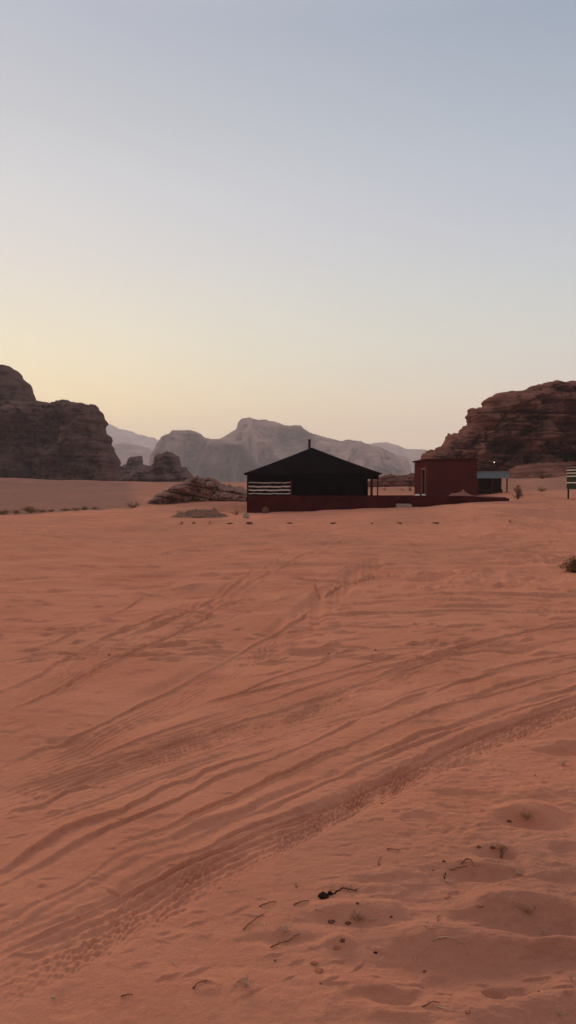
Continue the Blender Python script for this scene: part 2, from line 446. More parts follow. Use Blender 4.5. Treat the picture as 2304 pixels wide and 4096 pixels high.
# natural relief
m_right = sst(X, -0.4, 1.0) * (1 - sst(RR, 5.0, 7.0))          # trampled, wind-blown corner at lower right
big = 0.05 * fbm(X * 0.35, Y * 0.35, o=3) * sst(RR, 6, 14) * (1 - sst(RR, 30, 60))
mid = 0.008 * fbm(X * 1.6 + 9, Y * 1.1, o=4)
warpx = 0.6 * vn(X * 0.9, Y * 0.9 + 40)
wind = np.abs(vn((X * 0.35 + warpx * 0.3) * 2.0 + 3, (Y + warpx) * 2.3)) * 0.010
lumps = fbm(X * 4.2, Y * 4.2 + 11, o=3)
pits = -0.020 * sst(fbm(X * 3.1 + 50, Y * 3.1, o=2), 0.52, 0.95) * (0.5 + 0.3 * m_right)
crumb = 0.008 * sst(lumps, 0.35, 1.0)
churn = sst(fbm(X * 0.30 + 20, Y * 0.22 + 8, o=2), -0.1, 0.7) * sst(RR, 9, 14) * (1 - sst(RR, 38, 52))
Zd += (mid + wind + pits + crumb) * near * (1 - 0.5 * tracked) + big
Zd += churn * (0.065 * fbm(X * 1.7, Y * 1.0 + 4, o=4) + 0.02 * fbm(X * 6, Y * 3, o=2))
Zd += 0.055 * fbm(X * 0.55, Y * 0.30 + 77, o=4) * sst(RR, 14, 22) * (1 - sst(RR, 40, 55))
Zd += 0.10 * fbm(X * 0.25, Y * 0.12, o=4) * sst(RR, 60, 90) * (1 - sst(RR, 200, 320))
Zd += m_right * (0.006 * fbm(X * 3.2 + 31, Y * 4.0, o=4) + 0.0035 * fbm(X * 18, Y * 40, o=3))
Zd += 0.0012 * fbm(X * 30, Y * 30, o=2) * (1 - sst(RR, 5, 9))
Zd += (0.030 * sst(fbm(X * 0.9 + 60, Y * 0.55, o=3), 0.1, 0.5) * vn(X * 2.6 + 7, Y * 1.1) + 0.022 * vn(X * 1.1, Y * 2.2 + 9)) * sst(RR, 16, 24) * (1 - sst(RR, 46, 58))
strk = fbm(X * 0.55 + 0.8 * vn(X * 0.2, Y * 0.3), Y * 2.6 + 0.9 * vn(X * 0.35, Y * 0.2), o=4)
Zd += 0.035 * np.tanh(strk * 2.0) * sst(RR, 9, 16) * (1 - sst(RR, 45, 58)) * (0.6 + 0.6 * vn(X * 0.15 + 3, Y * 0.1))
mk = np.random.RandomState(12)
for q_ in range(1500):
    py = 2150 + (mk.rand() ** 1.3) * 1850; px = mk.uniform(-250, 2550)
    gx, gy, _ = on_plane(px, py); g_r = math.hypot(gx, gy); g_a = math.atan2(gx, gy)
    L_ = mk.uniform(0.04, 0.16) * (1 + g_r / 12); w_ = mk.uniform(0.008, 0.022) * (1 + g_r / 12); h_ = mk.uniform(0.008, 0.028) * (1 + g_r / 16)
    if py > 2650:
        if q_ % 3: continue
        L_ = mk.uniform(0.02, 0.07); w_ = mk.uniform(0.006, 0.012); h_ = mk.uniform(0.003, 0.009)
    ang = mk.normal(0.35, 0.35) if py > 2500 else mk.normal(0.05, 0.25)
    ja, jb = np.searchsorted(cols, g_a - 2.2 * L_ / g_r), np.searchsorted(cols, g_a + 2.2 * L_ / g_r)
    ia, ib = np.searchsorted(rows, g_r - 2.5 * L_), np.searchsorted(rows, g_r + 2.5 * L_)
    if ib - ia < 2 or jb - ja < 2: continue
    xx, yy = X[ia:ib, ja:jb] - gx, Y[ia:ib, ja:jb] - gy
    c_, s__ = math.cos(ang), math.sin(ang)
    u_ = xx * c_ + yy * s__; v__ = -xx * s__ + yy * c_ + 0.25 * w_ * np.sin(u_ / L_ * 5 + q_)
    env_ = np.exp(-(u_ / L_) ** 2 * 1.6)
    up_ = 1 / (1 + np.exp(-np.clip(v__ / (w_ * 0.25), -30, 30)))
    Zd[ia:ib, ja:jb] += h_ * env_ * (up_ * np.exp(-np.maximum(v__, 0) / (w_ * 1.6)) - 0.8 * (1 - up_) * np.exp(np.minimum(v__, 0) / (w_ * 1.2)))
# hollows and mounds of the lower right corner  (photo x, y, radius x, radius y in m, height)
for px, py, rx, ry, hh in [(2100, 3640, 0.20, 0.10, 0.055), (2120, 3700, 0.26, 0.09, -0.045), (1900, 3760, 0.26, 0.10, 0.035), (1850, 3860, 0.34, 0.14, -0.035), (2110, 3250, 0.16, 0.09, 0.04), (2119, 3296, 0.13, 0.06, -0.035),
                           (1925, 3470, 0.12, 0.06, 0.022), (1925, 3507, 0.11, 0.05, -0.03), (1977, 3970, 0.035, 0.03, -0.03), (2070, 3965, 0.04, 0.025, -0.018), (2230, 3810, 0.10, 0.03, -0.022), (2260, 3780, 0.12, 0.04, 0.02),
                           (1560, 3990, 0.10, 0.035, -0.02), (1600, 4060, 0.10, 0.04, 0.02), (1430, 3650, 0.16, 0.06, 0.022), (1400, 3690, 0.18, 0.05, -0.015), (1350, 3770, 0.05, 0.03, 0.02), (1150, 3760, 0.14, 0.03, -0.014),
                           (1960, 3395, 0.07, 0.03, 0.022), (1985, 3425, 0.08, 0.03, -0.02), (2260, 3010, 0.16, 0.07, -0.04), (2290, 2975, 0.2, 0.07, 0.03), (2180, 4090, 0.22, 0.09, -0.03), (2000, 4060, 0.10, 0.05, 0.018),
                           (1660, 4050, 0.06, 0.02, -0.012), (1440, 3560, 0.12, 0.03, 0.012), (1520, 3600, 0.05, 0.02, -0.010), (760, 2370, 0.5, 0.5, -0.05), (820, 2350, 0.45, 0.4, 0.05), (1180, 2570, 0.2, 0.15, -0.04),
                           (1250, 2610, 0.2, 0.15, -0.04), (1200, 2600, 0.3, 0.1, 0.03), (2060, 2600, 0.2, 0.25, -0.05), (1840, 3060, 0.10, 0.05, -0.015), (1880, 3265, .08, .03, -.012), (250, 2960, .12, .08, -.03)]:
    gx, gy, _ = on_plane(px, py)
    wob = 1 + 0.35 * vn(X * 14, Y * 14) if rx < 0.2 else 1 + 0.25 * vn(X * 6, Y * 6)
    e = np.clip((((X - gx) / rx) ** 2 + ((Y - gy) / ry) ** 2) * wob, 0, 20)
    Zd += hh * np.exp(-e * e * 0.5 - e * 0.3)
# crumbly edge with shrubs on the left plain, and drifts at the foot of the terrace wall
Zh = Z + Zd
tr_at = np.array([math.atan2(at(x, 0, 1)[0], 1) for x in (-600, 0, 250, 520, 640)])
tr_r = np.array([59, 60, 63, 69, 72.0])
edge = np.interp(cols, tr_at, tr_r)[None, :] + 1.2 * vn(AA * 60, 0 * AA) + 0.5 * vn(AA * 220, 0 * AA + 4)
left = (1 - sst(AA, R(-11), R(-7)))
Zh += -0.16 * sst(RR - edge, -0.6, 0.6) * (1 - sst(RR - edge, 2, 16)) * left
# soil map: 0 red sand, 1 grey-brown of the gravel plain
soil_tone = sst(RR - edge, -0.5, 3.0) * (1 - sst(AA, R(-12), R(-8.5))) * (1 - 0.45 * sst(RR, 150, 230))
gx0, gy0, _ = at(1105, 2070, 57)
soil_tone = np.maximum(soil_tone, 0.55 * np.exp(-(((X - gx0) / 2.6) ** 2 + ((Y - 57.3) / 1.3) ** 2) ** 2 * 0.6) * (0.8 + 0.4 * vn(X * 2, Y)))
gx1, _, _ = at(790, 2050, 61)
soil_tone = np.maximum(soil_tone, 0.8 * np.exp(-(((X - gx1) / 2.1) ** 2 + ((Y - 62.5) / 3.2) ** 2) ** 2 * 0.7))
soil_tone = np.maximum(soil_tone, 0.34 * m_right * sst(3.9 - RR + 0.5 * vn(X * 1.5, Y * 1.5), -0.6, 0.6))  # darker, browner tone over the near right corner
soil_tone = np.maximum(soil_tone, 0.65 * sst(RR, 78, 105))
soil_tone = np.maximum(soil_tone, 0.75 * sst(RR, 68, 84) * sst(AA, R(3), R(8)))
soil_tone = np.maximum(soil_tone, 0.22 * sst(RR, 14, 24) * (0.8 + 0.5 * vn(X * 0.4, Y * 0.15)))
soil_tone = np.clip(soil_tone + 0.15 * vn(X * 0.3, Y * 0.2) * (soil_tone > 0.05), 0, 1)
verts = np.stack([X, Y, Zh], -1).reshape(-1, 3)
I = np.arange(NR * NC).reshape(NR, NC)
q = np.stack([I[:-1, :-1], I[:-1, 1:], I[1:, 1:], I[1:, :-1]], -1).reshape(-1, 4)
q = q[:, ::-1]
# close the sheet: seam behind the camera
seam = np.stack([I[:-1, -1], I[:-1, 0], I[1:, 0], I[1:, -1]], -1)[:, ::-1]
fan = np.stack([np.append(I[0, 1:], I[0, 0]), I[0, :], np.full(NC, NR * NC), np.full(NC, NR * NC)], -1)
verts = np.vstack([verts, [[0, 0, float(Zh[0].mean())]]])
faces = np.vstack([q, seam])
me = bpy.data.meshes.new('sand_ground')
ftri = fan[:, :3]
me.vertices.add(len(verts)); me.vertices.foreach_set('co', verts.astype(np.float32).ravel())
loops = np.concatenate([faces.ravel(), ftri.ravel()]).astype(np.int32)
me.loops.add(len(loops)); me.loops.foreach_set('vertex_index', loops)
me.polygons.add(len(faces) + len(ftri))
ls = np.concatenate([np.arange(len(faces)) * 4, len(faces) * 4 + np.arange(len(ftri)) * 3]).astype(np.int32)
lt = np.concatenate([np.full(len(faces), 4), np.full(len(ftri), 3)]).astype(np.int32)
me.polygons.foreach_set('loop_start', ls); me.polygons.foreach_set('loop_total', lt)
me.update(calc_edges=True)
me.polygons.foreach_set('use_smooth', np.ones(len(me.polygons), dtype=bool))
at_ = me.attributes.new('soil_tone', 'FLOAT', 'POINT')
at_.data.foreach_set('value', np.append(soil_tone.ravel(), 0).astype(np.float32))

SAND_D = (0.50, 0.190, 0.112); SAND_L = (0.65, 0.262, 0.160)
m, nt, b = new_mat('red_sand', 0.95)
b.inputs['Specular IOR Level'].default_value = 0.0
v = coords(nt, (1, 1, 1))
c = mixc(nt, mrange(nt, noise(nt, v, 0.9, 6, 0.6), 0.3, 0.7), SAND_D, SAND_L)
c = mixc(nt, mrange(nt, noise(nt, v, 14.0, 5, 0.7), 0.5, 0.72, 0, 0.30), c, (0.36, 0.125, 0.066))
c = mixc(nt, mrange(nt, noise(nt, coords(nt, (0.25, 0.8, 1)), 1.0, 6, 0.65), 0.42, 0.68, 0, 0.5), c, (0.60, 0.26, 0.155))
c = mixc(nt, mrange(nt, noise(nt, v, 220.0, 3, 0.7), 0.52, 0.75, 0, 0.45), c, (0.34, 0.12, 0.07))
at2 = node(nt, 'ShaderNodeAttribute', attribute_name='soil_tone')
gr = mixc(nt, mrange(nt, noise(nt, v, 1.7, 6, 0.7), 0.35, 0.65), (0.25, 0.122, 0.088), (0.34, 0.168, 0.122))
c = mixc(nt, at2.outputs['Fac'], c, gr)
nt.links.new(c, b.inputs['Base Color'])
ad = node(nt, 'ShaderNodeMath', operation='MULTIPLY_ADD'); ad.inputs[1].default_value = 0.35
nt.links.new(noise(nt, v, 260.0, 2, 0.6), ad.inputs[0]); nt.links.new(noise(nt, v, 28.0, 6, 0.65), ad.inputs[2])
bump(nt, b, ad.outputs[0], 0.9, 0.014)
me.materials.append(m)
ground = bpy.data.objects.new('sand_ground', me); link(ground)
tag(ground, kind='structure')


def gz(x, y):
    """height of the finished sand at (x,y)"""
    a = math.atan2(x, y); r = math.hypot(x, y)
    j = int(np.clip(np.searchsorted(cols, a) - 1, 0, NC - 2)); i = int(np.clip(np.searchsorted(rows, r) - 1, 0, NR - 2))
    u = (a - cols[j]) / (cols[j + 1] - cols[j]); v_ = (r - rows[i]) / (rows[i + 1] - rows[i])
    return float((Zh[i, j] * (1 - u) + Zh[i, j + 1] * u) * (1 - v_) + (Zh[i + 1, j] * (1 - u) + Zh[i + 1, j + 1] * u) * v_)


def hit(px, py):
    """where the view ray through a photo pixel meets the sand"""
    r = ray(px, py); lo = None
    t = 1.5
    while t < 400:
        x, y, z = r[0] * t, r[1] * t, EYE + r[2] * t
        if z < gz(x, y):
            a, b_ = t / 1.03, t
            for _ in range(14):
                mth = (a + b_) / 2
                if EYE + r[2] * mth < gz(r[0] * mth, r[1] * mth): b_ = mth
                else: a = mth
            t = b_; break
        t *= 1.03
    x, y = r[0] * t, r[1] * t
    return (x, y, gz(x, y))


# ------------------------------------------------------------------ rock masses
def rock(name, label, outline, D, thick, mat, res, rad=None, ledge=0.0, ledge_f=1.0, flute=0.0, flute_f=1.0, rough=0.0, rough_f=1.0,
         talus=0.0, edge_j=0.0, base_py=None, caves=(), layered=0.6, stepped=0.7, groove=0.5, crack=0.9, tilt=0.0, cat='rock formation', group=None, seed=0, slope=0.0):
    """A massif with real depth: the skyline gets its own distance; the faces bulge out of it by `thick` metres front and back,
    broken by ledges, flutes and blocks."""
    P = np.array([at(px, py, D) for px, py in outline])
    x, z = P[:, 0], P[:, 2]
    # subdivide the outline and roughen it
    seg = np.hypot(np.diff(x), np.diff(z)); s = np.concatenate([[0], np.cumsum(seg)])
    n = int(s[-1] / (res * 0.7)) + 2
    fs = np.linspace(0, s[-1], n)
    ox, oz = np.interp(fs, s, x), np.interp(fs, s, z)
    if edge_j:
        tx_, tz_ = np.gradient(ox), np.gradient(oz); L = np.hypot(tx_, tz_) + 1e-9
        k = edge_j * 1.5 * fbm(fs / (edge_j * 2.4), fs * 0 + seed, o=5, g=0.65)
        k = 0.5 * k + 0.5 * np.round(k / (edge_j * 0.55)) * edge_j * 0.55
        vert = np.abs(tz_) / L
        led = edge_j * 0.8 * vert * vn(oz * ledge_f * 1.3, fs * 0 + seed + 5)
        ox = ox - tz_ / L * (k * 0.6) + np.sign(tz_) * -led; oz = oz + tx_ / L * k * (0.35 + 0.3 * (1 - vert))
    zb = (at(0, base_py, D)[2] if base_py else min(z[0], z[-1])) - max(1.0, 0.02 * D)
    poly = np.stack([np.concatenate([[ox[0]], ox, [ox[-1]]]), np.concatenate([[zb - 5 * res], oz, [zb - 5 * res]])], -1)
    xs = np.arange(ox.min() - res, ox.max() + res, res); zs = np.arange(zb, oz.max() + res, res)
    GX, GZ = np.meshgrid(xs, zs)
    px_, pz_ = GX.ravel(), GZ.ravel()
    inside = np.zeros(len(px_), bool)
    for i in range(len(poly)):
        x1, z1 = poly[i]; x2, z2 = poly[(i + 1) % len(poly)]
        cnd = ((z1 > pz_) != (z2 > pz_))
        if cnd.any():
            with np.errstate(divide='ignore', invalid='ignore'):
                inside ^= cnd & (px_ < (x2 - x1) * (pz_ - z1) / (z2 - z1 + 1e-12) + x1)
    # distance to outline
    best = np.full(len(px_), 1e9); bx = px_.copy(); bz = pz_.copy()
    for i in range(len(poly) - 1):
        x1, z1 = poly[i]; x2, z2 = poly[i + 1]
        dx, dz = x2 - x1, z2 - z1; LL = dx * dx + dz * dz + 1e-12
        t = np.clip(((px_ - x1) * dx + (pz_ - z1) * dz) / LL, 0, 1)
        qx, qz = x1 + t * dx, z1 + t * dz
        dd = (px_ - qx) ** 2 + (pz_ - qz) ** 2
        mk = dd < best
        best[mk] = dd[mk]; bx[mk] = qx[mk]; bz[mk] = qz[mk]
    dist = np.sqrt(best)
    ins = inside.reshape(GX.shape)
    cell = ins[:-1, :-1] | ins[1:, :-1] | ins[:-1, 1:] | ins[1:, 1:]
    used = np.zeros_like(ins)
    used[:-1, :-1] |= cell; used[1:, :-1] |= cell; used[:-1, 1:] |= cell; used[1:, 1:] |= cell
    out = used.ravel() & ~inside
    px_[out] = bx[out]; pz_[out] = bz[out]; dist[out] = 0
    rad = rad or thick
    u = np.clip(dist / rad, 0, 1)
    prof = np.sqrt(np.clip(1 - (1 - u) ** 2, 0, 1))
    env = np.clip(dist / (rad * 0.35), 0, 1)
    zz = pz_ + tilt * px_
    hgt = pz_ - zb

    R_ = {}

    def relief(sd):
        wz = zz + 0.35 / ledge_f * fbm(px_ * ledge_f * 0.12, zz * ledge_f * 0.5, sd, o=3)
        lz = vn(wz * ledge_f, px_ * ledge_f * 0.03, sd + 2) + 0.5 * vn(wz * ledge_f * 2.7, px_ * ledge_f * 0.08, sd + 4) + 0.25 * vn(wz * ledge_f * 6.3, px_ * ledge_f * 0.2, sd + 5)
        lz = np.tanh(lz * 2.2)
        t_ = wz * ledge_f * 1.35 + 0.5 * vn(px_ * ledge_f * 0.06, zz * 0 + 3, sd) + 100
        fl0 = np.floor(t_); fq = t_ - fl0
        rnd = _G[_P[(fl0.astype(np.int64) + int(sd)) & 255]] + 0.5 * vn(px_ * ledge_f * 0.10, fl0 * 7.7, sd + 3)
        slab = 0.8 * rnd + 0.75 * (1 - np.abs(2 * fq - 1.1) ** 5)
        lz = 0.55 * lz + layered * slab
        if sd == seed:
            kk = 1.0 / (ledge_f * 1.35)
            dq = dist + stepped * fq * kk
            pq = np.sqrt(np.clip(1 - (1 - np.clip(dq / rad, 0, 1)) ** 2, 0, 1))
            R_['p'] = pq
            R_['g'] = -groove * np.exp(-((fq / 0.13) ** 2)) * (0.7 + 0.6 * vn(px_ * ledge_f * 0.3, fl0 * 3.1, sd + 9))
        fl = -np.abs(fbm(px_ * flute_f + 0.25 * vn(px_ * flute_f * 2, zz * flute_f), zz * flute_f * 0.22, sd + 6, o=4)) * 2 + 0.5
        ro = fbm(px_ * rough_f, zz * rough_f * 1.3, sd + 9, o=5, g=0.55)
        blocks = np.round(fbm(px_ * rough_f * 0.7, zz * rough_f, sd + 12, o=2) * 3) / 3
        cr = vn(px_ * rough_f * 1.1 + 0.5 * vn(px_ * rough_f * 3, zz * rough_f * 3, sd), zz * rough_f * 0.25, sd + 40)
        cr2 = vn(px_ * rough_f * 0.35, zz * rough_f * 1.6 + 0.4 * vn(px_ * rough_f * 2, zz * 0, sd), sd + 44)
        msk = sst(vn(px_ * rough_f * 0.5, zz * rough_f * 0.5, sd + 50), -0.5, 0.3)
        ro = ro - crack * (np.exp(-(cr / 0.07) ** 2) + 0.8 * np.exp(-(cr2 / 0.06) ** 2)) * msk
        return ledge * lz * (0.6 + 0.6 * vn(px_ * ledge_f * 0.15, zz * ledge_f * 0.3, sd + 8)) + flute * fl + rough * (ro + 0.5 * blocks)
    k = talus * np.clip(1 - hgt / (0.35 * (pz_.max() - zb)), 0, 1) ** 1.6 + slope * np.clip(dist, 0, 1e9) * 1.0
    rl_ = relief(seed)
    yf = -(thick * (prof * (1 - env) + R_['p'] * env) + env * (rl_ + R_['g']) + k * env)
    for cx, cz, rx_, rz_, dp in caves:
        C = at(cx, cz, D)
        sx, sz = rx_ * D / F, rz_ * D / F
        e = ((px_ - C[0]) / sx) ** 2 + ((pz_ - C[2]) / sz) ** 2 + 0.5 * fbm(px_ / sx * 1.5, pz_ / sz * 1.5, seed + 20, o=3)
        yf += dp * (1 - sst(e, 0.5, 1.15))
    yb = thick * prof + env * relief(seed + 31) + k * env
    yb = np.maximum(yb, yf)
    P0 = P[:, 0].mean()
    base = np.stack([px_ - P0, yf, pz_], -1); back = np.stack([px_ - P0, yb, pz_], -1)
    Ng = len(px_)
    II = np.arange(Ng).reshape(GX.shape)
    qf = np.stack([II[:-1, :-1], II[:-1, 1:], II[1:, 1:], II[1:, :-1]], -1)[cell]
    rim = out.copy()
    bm = np.arange(Ng) + Ng
    bm[rim] = np.arange(Ng)[rim]           # shared rim vertices
    back[rim] = base[rim]
    qb = bm[qf][:, ::-1]
    V = np.vstack([base, back]); Q = np.vstack([qf, qb])
    usedv = np.zeros(len(V), bool); usedv[Q.ravel()] = True
    remap = np.cumsum(usedv) - 1
    o = mesh_np(name, V[usedv], remap[Q], mat, loc=(P0, D, 0), smooth=True)
    return tag(o, label, cat, group)


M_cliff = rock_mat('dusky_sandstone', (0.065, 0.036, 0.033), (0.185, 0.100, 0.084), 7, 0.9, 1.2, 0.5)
M_red = rock_mat('red_sandstone', (0.095, 0.034, 0.025), (0.27, 0.110, 0.078), 5, 1.0, 0.8, 0.3)
M_low = rock_mat('layered_red_sandstone', (0.16, 0.075, 0.058), (0.30, 0.165, 0.13), 2.5, 1.0, 0.4, 0.08)
M_far = rock_mat('pale_pink_sandstone', (0.13, 0.070, 0.058), (0.46, 0.265, 0.22), 90, 1.0, 1.6, 6)  # strong streak contrast in the colour also stands in for lit and shaded faces
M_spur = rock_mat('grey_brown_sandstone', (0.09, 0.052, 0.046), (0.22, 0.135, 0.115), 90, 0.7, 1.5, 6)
M_knoll = rock_mat('brown_knoll_sandstone', (0.10, 0.06, 0.054), (0.19, 0.115, 0.10), 8, 0.8, 0.6, 0.4)

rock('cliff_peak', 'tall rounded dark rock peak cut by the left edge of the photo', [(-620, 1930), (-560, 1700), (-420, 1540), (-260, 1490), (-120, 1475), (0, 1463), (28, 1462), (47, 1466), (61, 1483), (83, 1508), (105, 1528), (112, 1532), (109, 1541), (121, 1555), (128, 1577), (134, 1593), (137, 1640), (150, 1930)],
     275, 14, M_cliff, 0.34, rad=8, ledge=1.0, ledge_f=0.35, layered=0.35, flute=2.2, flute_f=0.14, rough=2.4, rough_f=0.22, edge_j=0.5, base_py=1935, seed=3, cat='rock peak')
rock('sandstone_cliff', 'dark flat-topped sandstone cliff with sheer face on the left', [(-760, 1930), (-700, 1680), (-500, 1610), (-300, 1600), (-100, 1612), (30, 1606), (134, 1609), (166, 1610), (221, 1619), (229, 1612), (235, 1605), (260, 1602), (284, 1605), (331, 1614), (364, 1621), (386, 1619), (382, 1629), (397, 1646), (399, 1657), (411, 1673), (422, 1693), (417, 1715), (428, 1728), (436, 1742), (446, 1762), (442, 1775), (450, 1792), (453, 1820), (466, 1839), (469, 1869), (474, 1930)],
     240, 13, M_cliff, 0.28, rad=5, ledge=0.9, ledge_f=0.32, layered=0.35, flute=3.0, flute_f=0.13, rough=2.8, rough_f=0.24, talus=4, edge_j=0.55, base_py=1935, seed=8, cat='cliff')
rock('blocky_outcrop', 'small square-topped block of rock far off between cliff and domed knoll', [(445, 1935), (450, 1866), (478, 1862), (508, 1858), (512, 1830), (520, 1826), (568, 1827), (571, 1857), (600, 1864), (640, 1872), (665, 1935)],
     330, 6, M_knoll, 0.4, rad=4, ledge=0.7, ledge_f=0.5, flute=0.9, flute_f=0.35, rough=1.3, rough_f=0.4, edge_j=0.6, base_py=1935, seed=13, cat='rock outcrop')
rock('domed_knoll', 'brown rock knoll with a rounded dome on layered ledges', [(470, 1940), (484, 1918), (505, 1900), (530, 1886), (566, 1868), (590, 1862), (606, 1868), (618, 1857), (620, 1837), (632, 1819), (655, 1810), (685, 1810), (707, 1821), (718, 1842), (722, 1863), (745, 1873), (760, 1888), (768, 1905), (800, 1914), (840, 1922), (880, 1945)],
     205, 7, M_knoll, 0.20, rad=4, ledge=0.8, ledge_f=0.42, stepped=1.0, groove=0.9, flute=0.7, flute_f=0.4, rough=1.6, rough_f=0.5, edge_j=0.5, base_py=1945, seed=21, talus=3, cat='rock knoll')
rock('layered_outcrop', 'low reddish outcrop of thin layered slabs left of the black tent', [(560, 2022), (587, 2014), (595, 1997), (628, 1977), (666, 1960), (695, 1944), (732, 1931), (748, 1917), (790, 1909), (831, 1908), (860, 1915), (885, 1931), (900, 1943), (935, 1945), (968, 1952), (985, 1966), (1040, 1975), (1110, 1990), (1130, 2020)],
     76, 1.8, M_low, 0.055, rad=1.5, ledge=0.45, ledge_f=1.1, layered=0.9, stepped=1.0, groove=0.55, flute=0.15, flute_f=0.5, rough=0.7, rough_f=0.8, edge_j=0.2, base_py=2025, seed=34, talus=1.2, tilt=0.06, cat='rock outcrop')
rock('rocky_hill', 'large red rocky hill with ledges and dark hollows on the right', [(1660, 1935), (1680, 1860), (1691, 1830), (1694, 1818), (1709, 1806), (1739, 1797), (1762, 1780), (1771, 1753), (1789, 1736), (1839, 1727), (1857, 1712), (1855, 1704), (1866, 1698), (1862, 1685), (1858, 1665), (1871, 1641), (1883, 1630), (1921, 1625), (1927, 1612), (1948, 1600), (1951, 1591), (1980, 1574), (2039, 1564), (2074, 1564), (2104, 1553), (2122, 1542), (2139, 1542), (2186, 1534), (2263, 1526), (2304, 1525), (2500, 1515), (2750, 1560), (3000, 1700), (3150, 1935)],
     132, 9, M_red, 0.13, rad=8, ledge=1.2, ledge_f=0.42, stepped=1.0, groove=1.3, crack=1.3, flute=1.2, flute_f=0.2, rough=2.9, rough_f=0.42, talus=2, edge_j=0.5, base_py=1935, seed=47, tilt=0.05,
     caves=[(1975, 1800, 70, 30, 3.5), (2230, 1830, 90, 22, 4.0), (2240, 1770, 70, 22, 2.2), (1890, 1780, 30, 16, 1.5), (2090, 1690, 60, 8, 1.5), (2060, 1860, 18, 30, 2.5)], cat='rocky hill')
rock('rock_slab', 'smooth sloping rock slab at the foot of the red hill', [(1960, 1965), (1985, 1925), (2020, 1890), (2060, 1866), (2120, 1856), (2200, 1850), (2330, 1846), (2550, 1840), (2800, 1900), (2850, 1965)],
     112, 6, M_red, 0.13, rad=6, ledge=0.3, ledge_f=0.8, flute=0.2, flute_f=0.2, rough=0.5, rough_f=0.25, talus=3, edge_j=0.12, base_py=1965, seed=57, tilt=-0.12, cat='rock slab', slope=0.6)
rock('scrubby_ridge', 'low dark stony ridge seen between the tent and the red hut', [(1440, 1955), (1470, 1925), (1500, 1915), (1530, 1903), (1560, 1897), (1600, 1903), (1650, 1893), (1700, 1890), (1760, 1900), (1850, 1955)],
     118, 3, M_red, 0.12, rad=2, ledge=0.35, ledge_f=1.3, rough=0.6, rough_f=0.7, edge_j=0.14, base_py=1955, seed=61, cat='rock ridge')
rock('distant_butte', 'hazy flat-topped butte, second of the far mountains from the left', [(560, 1940), (590, 1880), (606, 1820), (618, 1795), (637, 1766), (653, 1745), (680, 1736), (692, 1722), (757, 1720), (798, 1730), (810, 1742), (819, 1753), (889, 1755), (960, 1790), (1010, 1860), (1030, 1940)],
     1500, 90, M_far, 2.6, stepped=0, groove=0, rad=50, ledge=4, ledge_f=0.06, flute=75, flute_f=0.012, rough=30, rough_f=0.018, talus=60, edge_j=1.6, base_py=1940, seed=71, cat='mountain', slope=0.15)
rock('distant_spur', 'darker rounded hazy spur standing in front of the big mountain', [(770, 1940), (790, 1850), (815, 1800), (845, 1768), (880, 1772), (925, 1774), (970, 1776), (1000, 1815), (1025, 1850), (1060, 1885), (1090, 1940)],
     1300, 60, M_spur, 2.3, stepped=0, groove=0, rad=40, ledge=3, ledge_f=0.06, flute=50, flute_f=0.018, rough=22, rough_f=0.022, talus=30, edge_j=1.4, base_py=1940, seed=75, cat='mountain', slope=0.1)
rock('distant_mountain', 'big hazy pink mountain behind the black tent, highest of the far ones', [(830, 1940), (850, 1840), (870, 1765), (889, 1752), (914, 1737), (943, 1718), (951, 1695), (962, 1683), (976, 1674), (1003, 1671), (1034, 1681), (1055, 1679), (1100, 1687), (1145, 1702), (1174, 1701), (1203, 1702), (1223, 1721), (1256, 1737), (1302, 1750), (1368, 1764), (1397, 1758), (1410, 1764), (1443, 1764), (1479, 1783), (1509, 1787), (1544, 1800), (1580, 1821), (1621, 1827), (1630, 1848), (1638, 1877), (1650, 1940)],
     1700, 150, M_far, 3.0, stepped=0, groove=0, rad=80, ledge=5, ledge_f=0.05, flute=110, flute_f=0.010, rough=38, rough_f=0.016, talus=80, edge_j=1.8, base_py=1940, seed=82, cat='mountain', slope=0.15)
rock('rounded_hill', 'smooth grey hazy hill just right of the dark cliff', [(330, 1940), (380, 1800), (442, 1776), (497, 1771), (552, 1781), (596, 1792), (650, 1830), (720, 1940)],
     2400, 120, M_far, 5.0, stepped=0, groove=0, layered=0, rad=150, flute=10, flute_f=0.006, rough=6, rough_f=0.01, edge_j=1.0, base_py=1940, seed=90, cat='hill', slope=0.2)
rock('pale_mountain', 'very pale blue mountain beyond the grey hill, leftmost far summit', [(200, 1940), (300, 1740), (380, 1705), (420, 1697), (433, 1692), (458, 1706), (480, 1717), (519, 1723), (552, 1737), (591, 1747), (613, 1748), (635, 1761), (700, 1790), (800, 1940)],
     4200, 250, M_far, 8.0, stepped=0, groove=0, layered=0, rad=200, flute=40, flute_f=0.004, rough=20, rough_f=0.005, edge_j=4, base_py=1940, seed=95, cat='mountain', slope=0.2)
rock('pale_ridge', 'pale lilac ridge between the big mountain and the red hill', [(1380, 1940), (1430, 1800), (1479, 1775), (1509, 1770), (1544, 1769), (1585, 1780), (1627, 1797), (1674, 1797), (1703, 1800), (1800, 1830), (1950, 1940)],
     3200, 200, M_far, 6.0, stepped=0, groove=0, layered=0, rad=150, flute=30, flute_f=0.005, rough=15, rough_f=0.006, edge_j=3, base_py=1940, seed=99, cat='mountain', slope=0.2)

